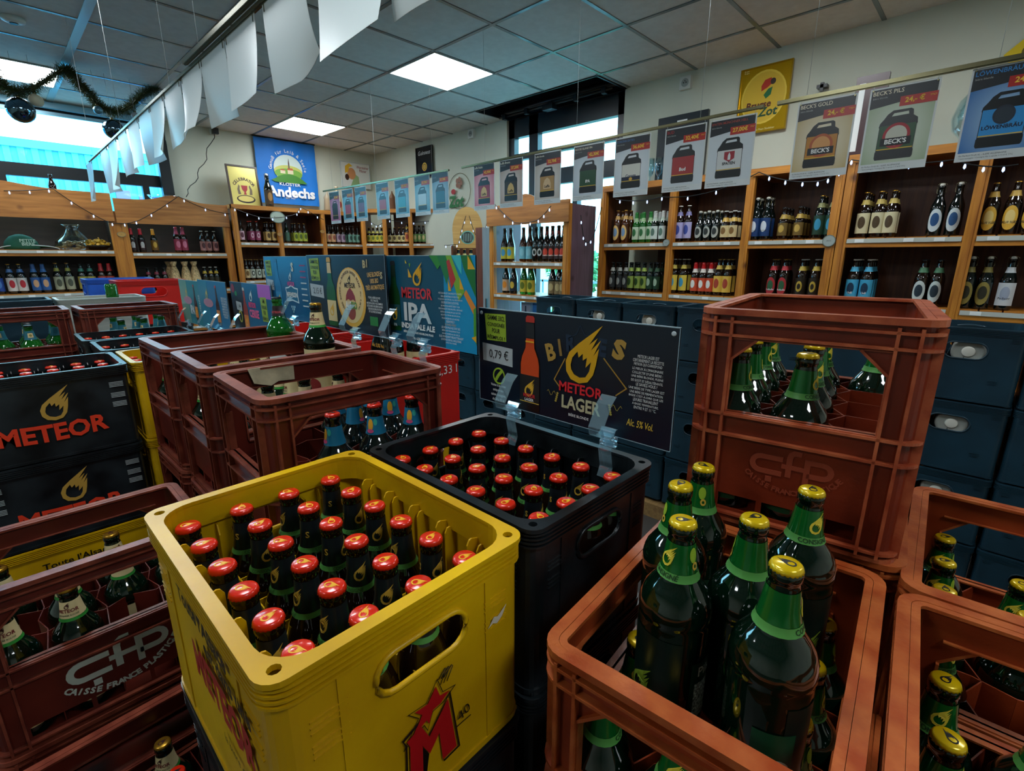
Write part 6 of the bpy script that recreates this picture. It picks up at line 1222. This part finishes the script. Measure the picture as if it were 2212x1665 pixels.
# ---------------------------------------------------------------- garland and baubles
def garland(label, pts, r=.062, n=6000):
    t = thing('garland', label, 'garland', (0, 0, 0)); rn = random.Random(5); M().tube(pts, .012, 6).build('garland_core', flat('26301c'), t); mm = M()
    seg = [(pts[i], pts[i+1]) for i in range(len(pts)-1)]
    for q in range(n):
        a, b = rn.choice(seg); p = a.lerp(b, rn.random()); d = Vector((rn.gauss(0, 1), rn.gauss(0, 1), rn.gauss(0, 1))).normalized(); e = d.cross(Vector((rn.random(), rn.random(), rn.random()))).normalized()*.0022; l_ = r*rn.uniform(.6, 1.1)
        mm.add([p-e, p+e, p+d*l_+e*.3, p+d*l_-e*.3], [(0, 1, 2, 3)])
    g = mm.build('tinsel_needles', mat('tinsel_green', '3c4a1e', .5, var=.35, scale=6), t); g['kind'] = 'stuff'
def GP(u, v, w_): p = ony(u, v, 5.30+(w_-5.2)*.25); return Vector(W(*p))
gp = [(-30, 110, 5.1), (0, 180, 5.2), (30, 200, 5.2), (65, 195, 5.2), (105, 170, 5.2), (135, 150, 5.2), (150, 155, 5.25), (170, 180, 5.3), (195, 205, 5.4), (215, 230, 5.5), (245, 243, 5.6), (275, 235, 5.7), (295, 215, 5.75), (315, 198, 5.8), (340, 192, 5.9)]
garland('bushy dark green tinsel garland looped under the ceiling at left', [GP(*a) for a in gp])
def bauble(u, v, w_, r, label, m, top=None):
    p = GP(u, v, w_); t = thing('bauble', label, 'bauble', p); M().ball(r, None, 20).build('bauble_ball', m, t); M().lathe([(.012, r-.004), (.012, r+.012)], 10).build('bauble_cap', m_steel, t); M().tube([(0, 0, r+.01), (0, 0, HC0-p.z)], .001, 4).build('bauble_thread', flat('a8b0ae'), t)
m_sil = mat('silver_bauble', '5a7484', .08, metal=1.0)
bauble(45, 238, 5.2, .083, 'large mirrored silver bauble hanging at left before the window', m_sil); bauble(246, 280, 5.5, .075, 'large mirrored silver bauble hanging near the row of sheets', m_sil)
bauble(78, 217, 5.2, .044, 'matt cream bauble hanging under the garland at left', mat('cream_bauble', 'b8b49a', .6)); bauble(212, 238, 5.4, .032, 'small blue-grey bauble in the middle of the garland', mat('greyblue_bauble', '5f8a9a', .3, metal=.5)); bauble(292, 250, 5.6, .027, 'small grey bauble at the right of the garland', mat('grey_bauble', '8a949a', .5))
t = thing('wall_speaker', 'tall narrow black speaker bar beside the left window', 'speaker', LP_(358, 372, YB-.08)); M().box(-.05, .05, 0, .06, -.25, .32).build('speaker_case', m_black, t); M().box(-.042, .042, -.002, 0, -.2, .28).build('speaker_grille', flat('1a2024'), t)
drop_unused(PROTOS)
bpy.context.view_layer.update()
# ---------------------------------------------------------------- bottles the photo hardly shows: left out, or gathered in one object
HIDDEN = [4, 58, 65, 66, 76, 77, 78, 79, 80, 81, 83, 93, 102, 106, 111, 114, 118, 131, 132, 134, 137, 138, 139, 140, 143, 144, 147, 148, 151, 152, 155, 156, 159, 160, 163, 164, 165, 166, 167, 168, 169, 171, 172, 173, 175, 176, 177, 178, 179, 180, 181, 182, 183, 184, 185, 186, 189, 190, 191, 192, 193, 195, 199, 200, 201, 203, 204, 205, 207, 208, 209, 211, 212, 213, 216, 222, 223, 234, 243, 244, 274, 282, 283, 286, 287, 295, 301, 302, 317, 318, 341, 389, 390, 394, 404, 405, 413, 419, 420, 422, 423, 442, 443, 444, 447, 449, 452, 453, 454, 455, 456, 458]
SMALL = [86, 90, 101, 113, 115, 116, 117, 119, 135, 136, 141, 142, 161, 170, 188, 194, 196, 197, 198, 202, 206, 210, 214, 219, 242, 248, 263, 273, 281, 294, 296, 300, 319, 331, 340, 387, 398, 403, 408, 409, 412, 418, 427, 428, 429, 446, 448, 450, 451, 457]
allb = [o for o in list(C.objects) if o.parent is None and o.name.split('.')[0] == 'beer_bottle']
gv, gf, gm, gmats = [], [], [], []
for o in allb:
    k = int(o.name.split('.')[1]) if '.' in o.name else 0
    if k in SMALL:
        def grab(q, Mx):
            Mx = Mx @ q.matrix_local if q.parent else Matrix.Translation(q.location) @ Matrix.Rotation(q.rotation_euler.z, 4, 'Z')
            if q.type == 'MESH':
                m_ = q.data.materials[0]
                if m_ not in gmats: gmats.append(m_)
                b = len(gv); gv.extend(tuple(Mx @ v.co) for v in q.data.vertices); gi = gmats.index(m_)
                for p in q.data.polygons: gf.append(tuple(b+i for i in p.vertices)); gm.append(gi)
            for ch in q.children: grab(ch, Mx)
        grab(o, Matrix.Identity(4))
    if k in SMALL or k in HIDDEN:
        def kill(q):
            for ch in list(q.children): kill(ch)
            bpy.data.objects.remove(q)
        kill(o)
if gv:
    me = bpy.data.meshes.new('back_row_bottles'); me.from_pydata(gv, [], gf)
    for m_ in gmats: me.materials.append(m_)
    me.polygons.foreach_set('material_index', gm); me.polygons.foreach_set('use_smooth', [True]*len(gf)); me.update()
    o = link('back_row_bottles', me); tag(o, 'barely visible bottles in the back rows of shelves and crates', 'bottles'); o['kind'] = 'stuff'
bpy.context.view_layer.update()
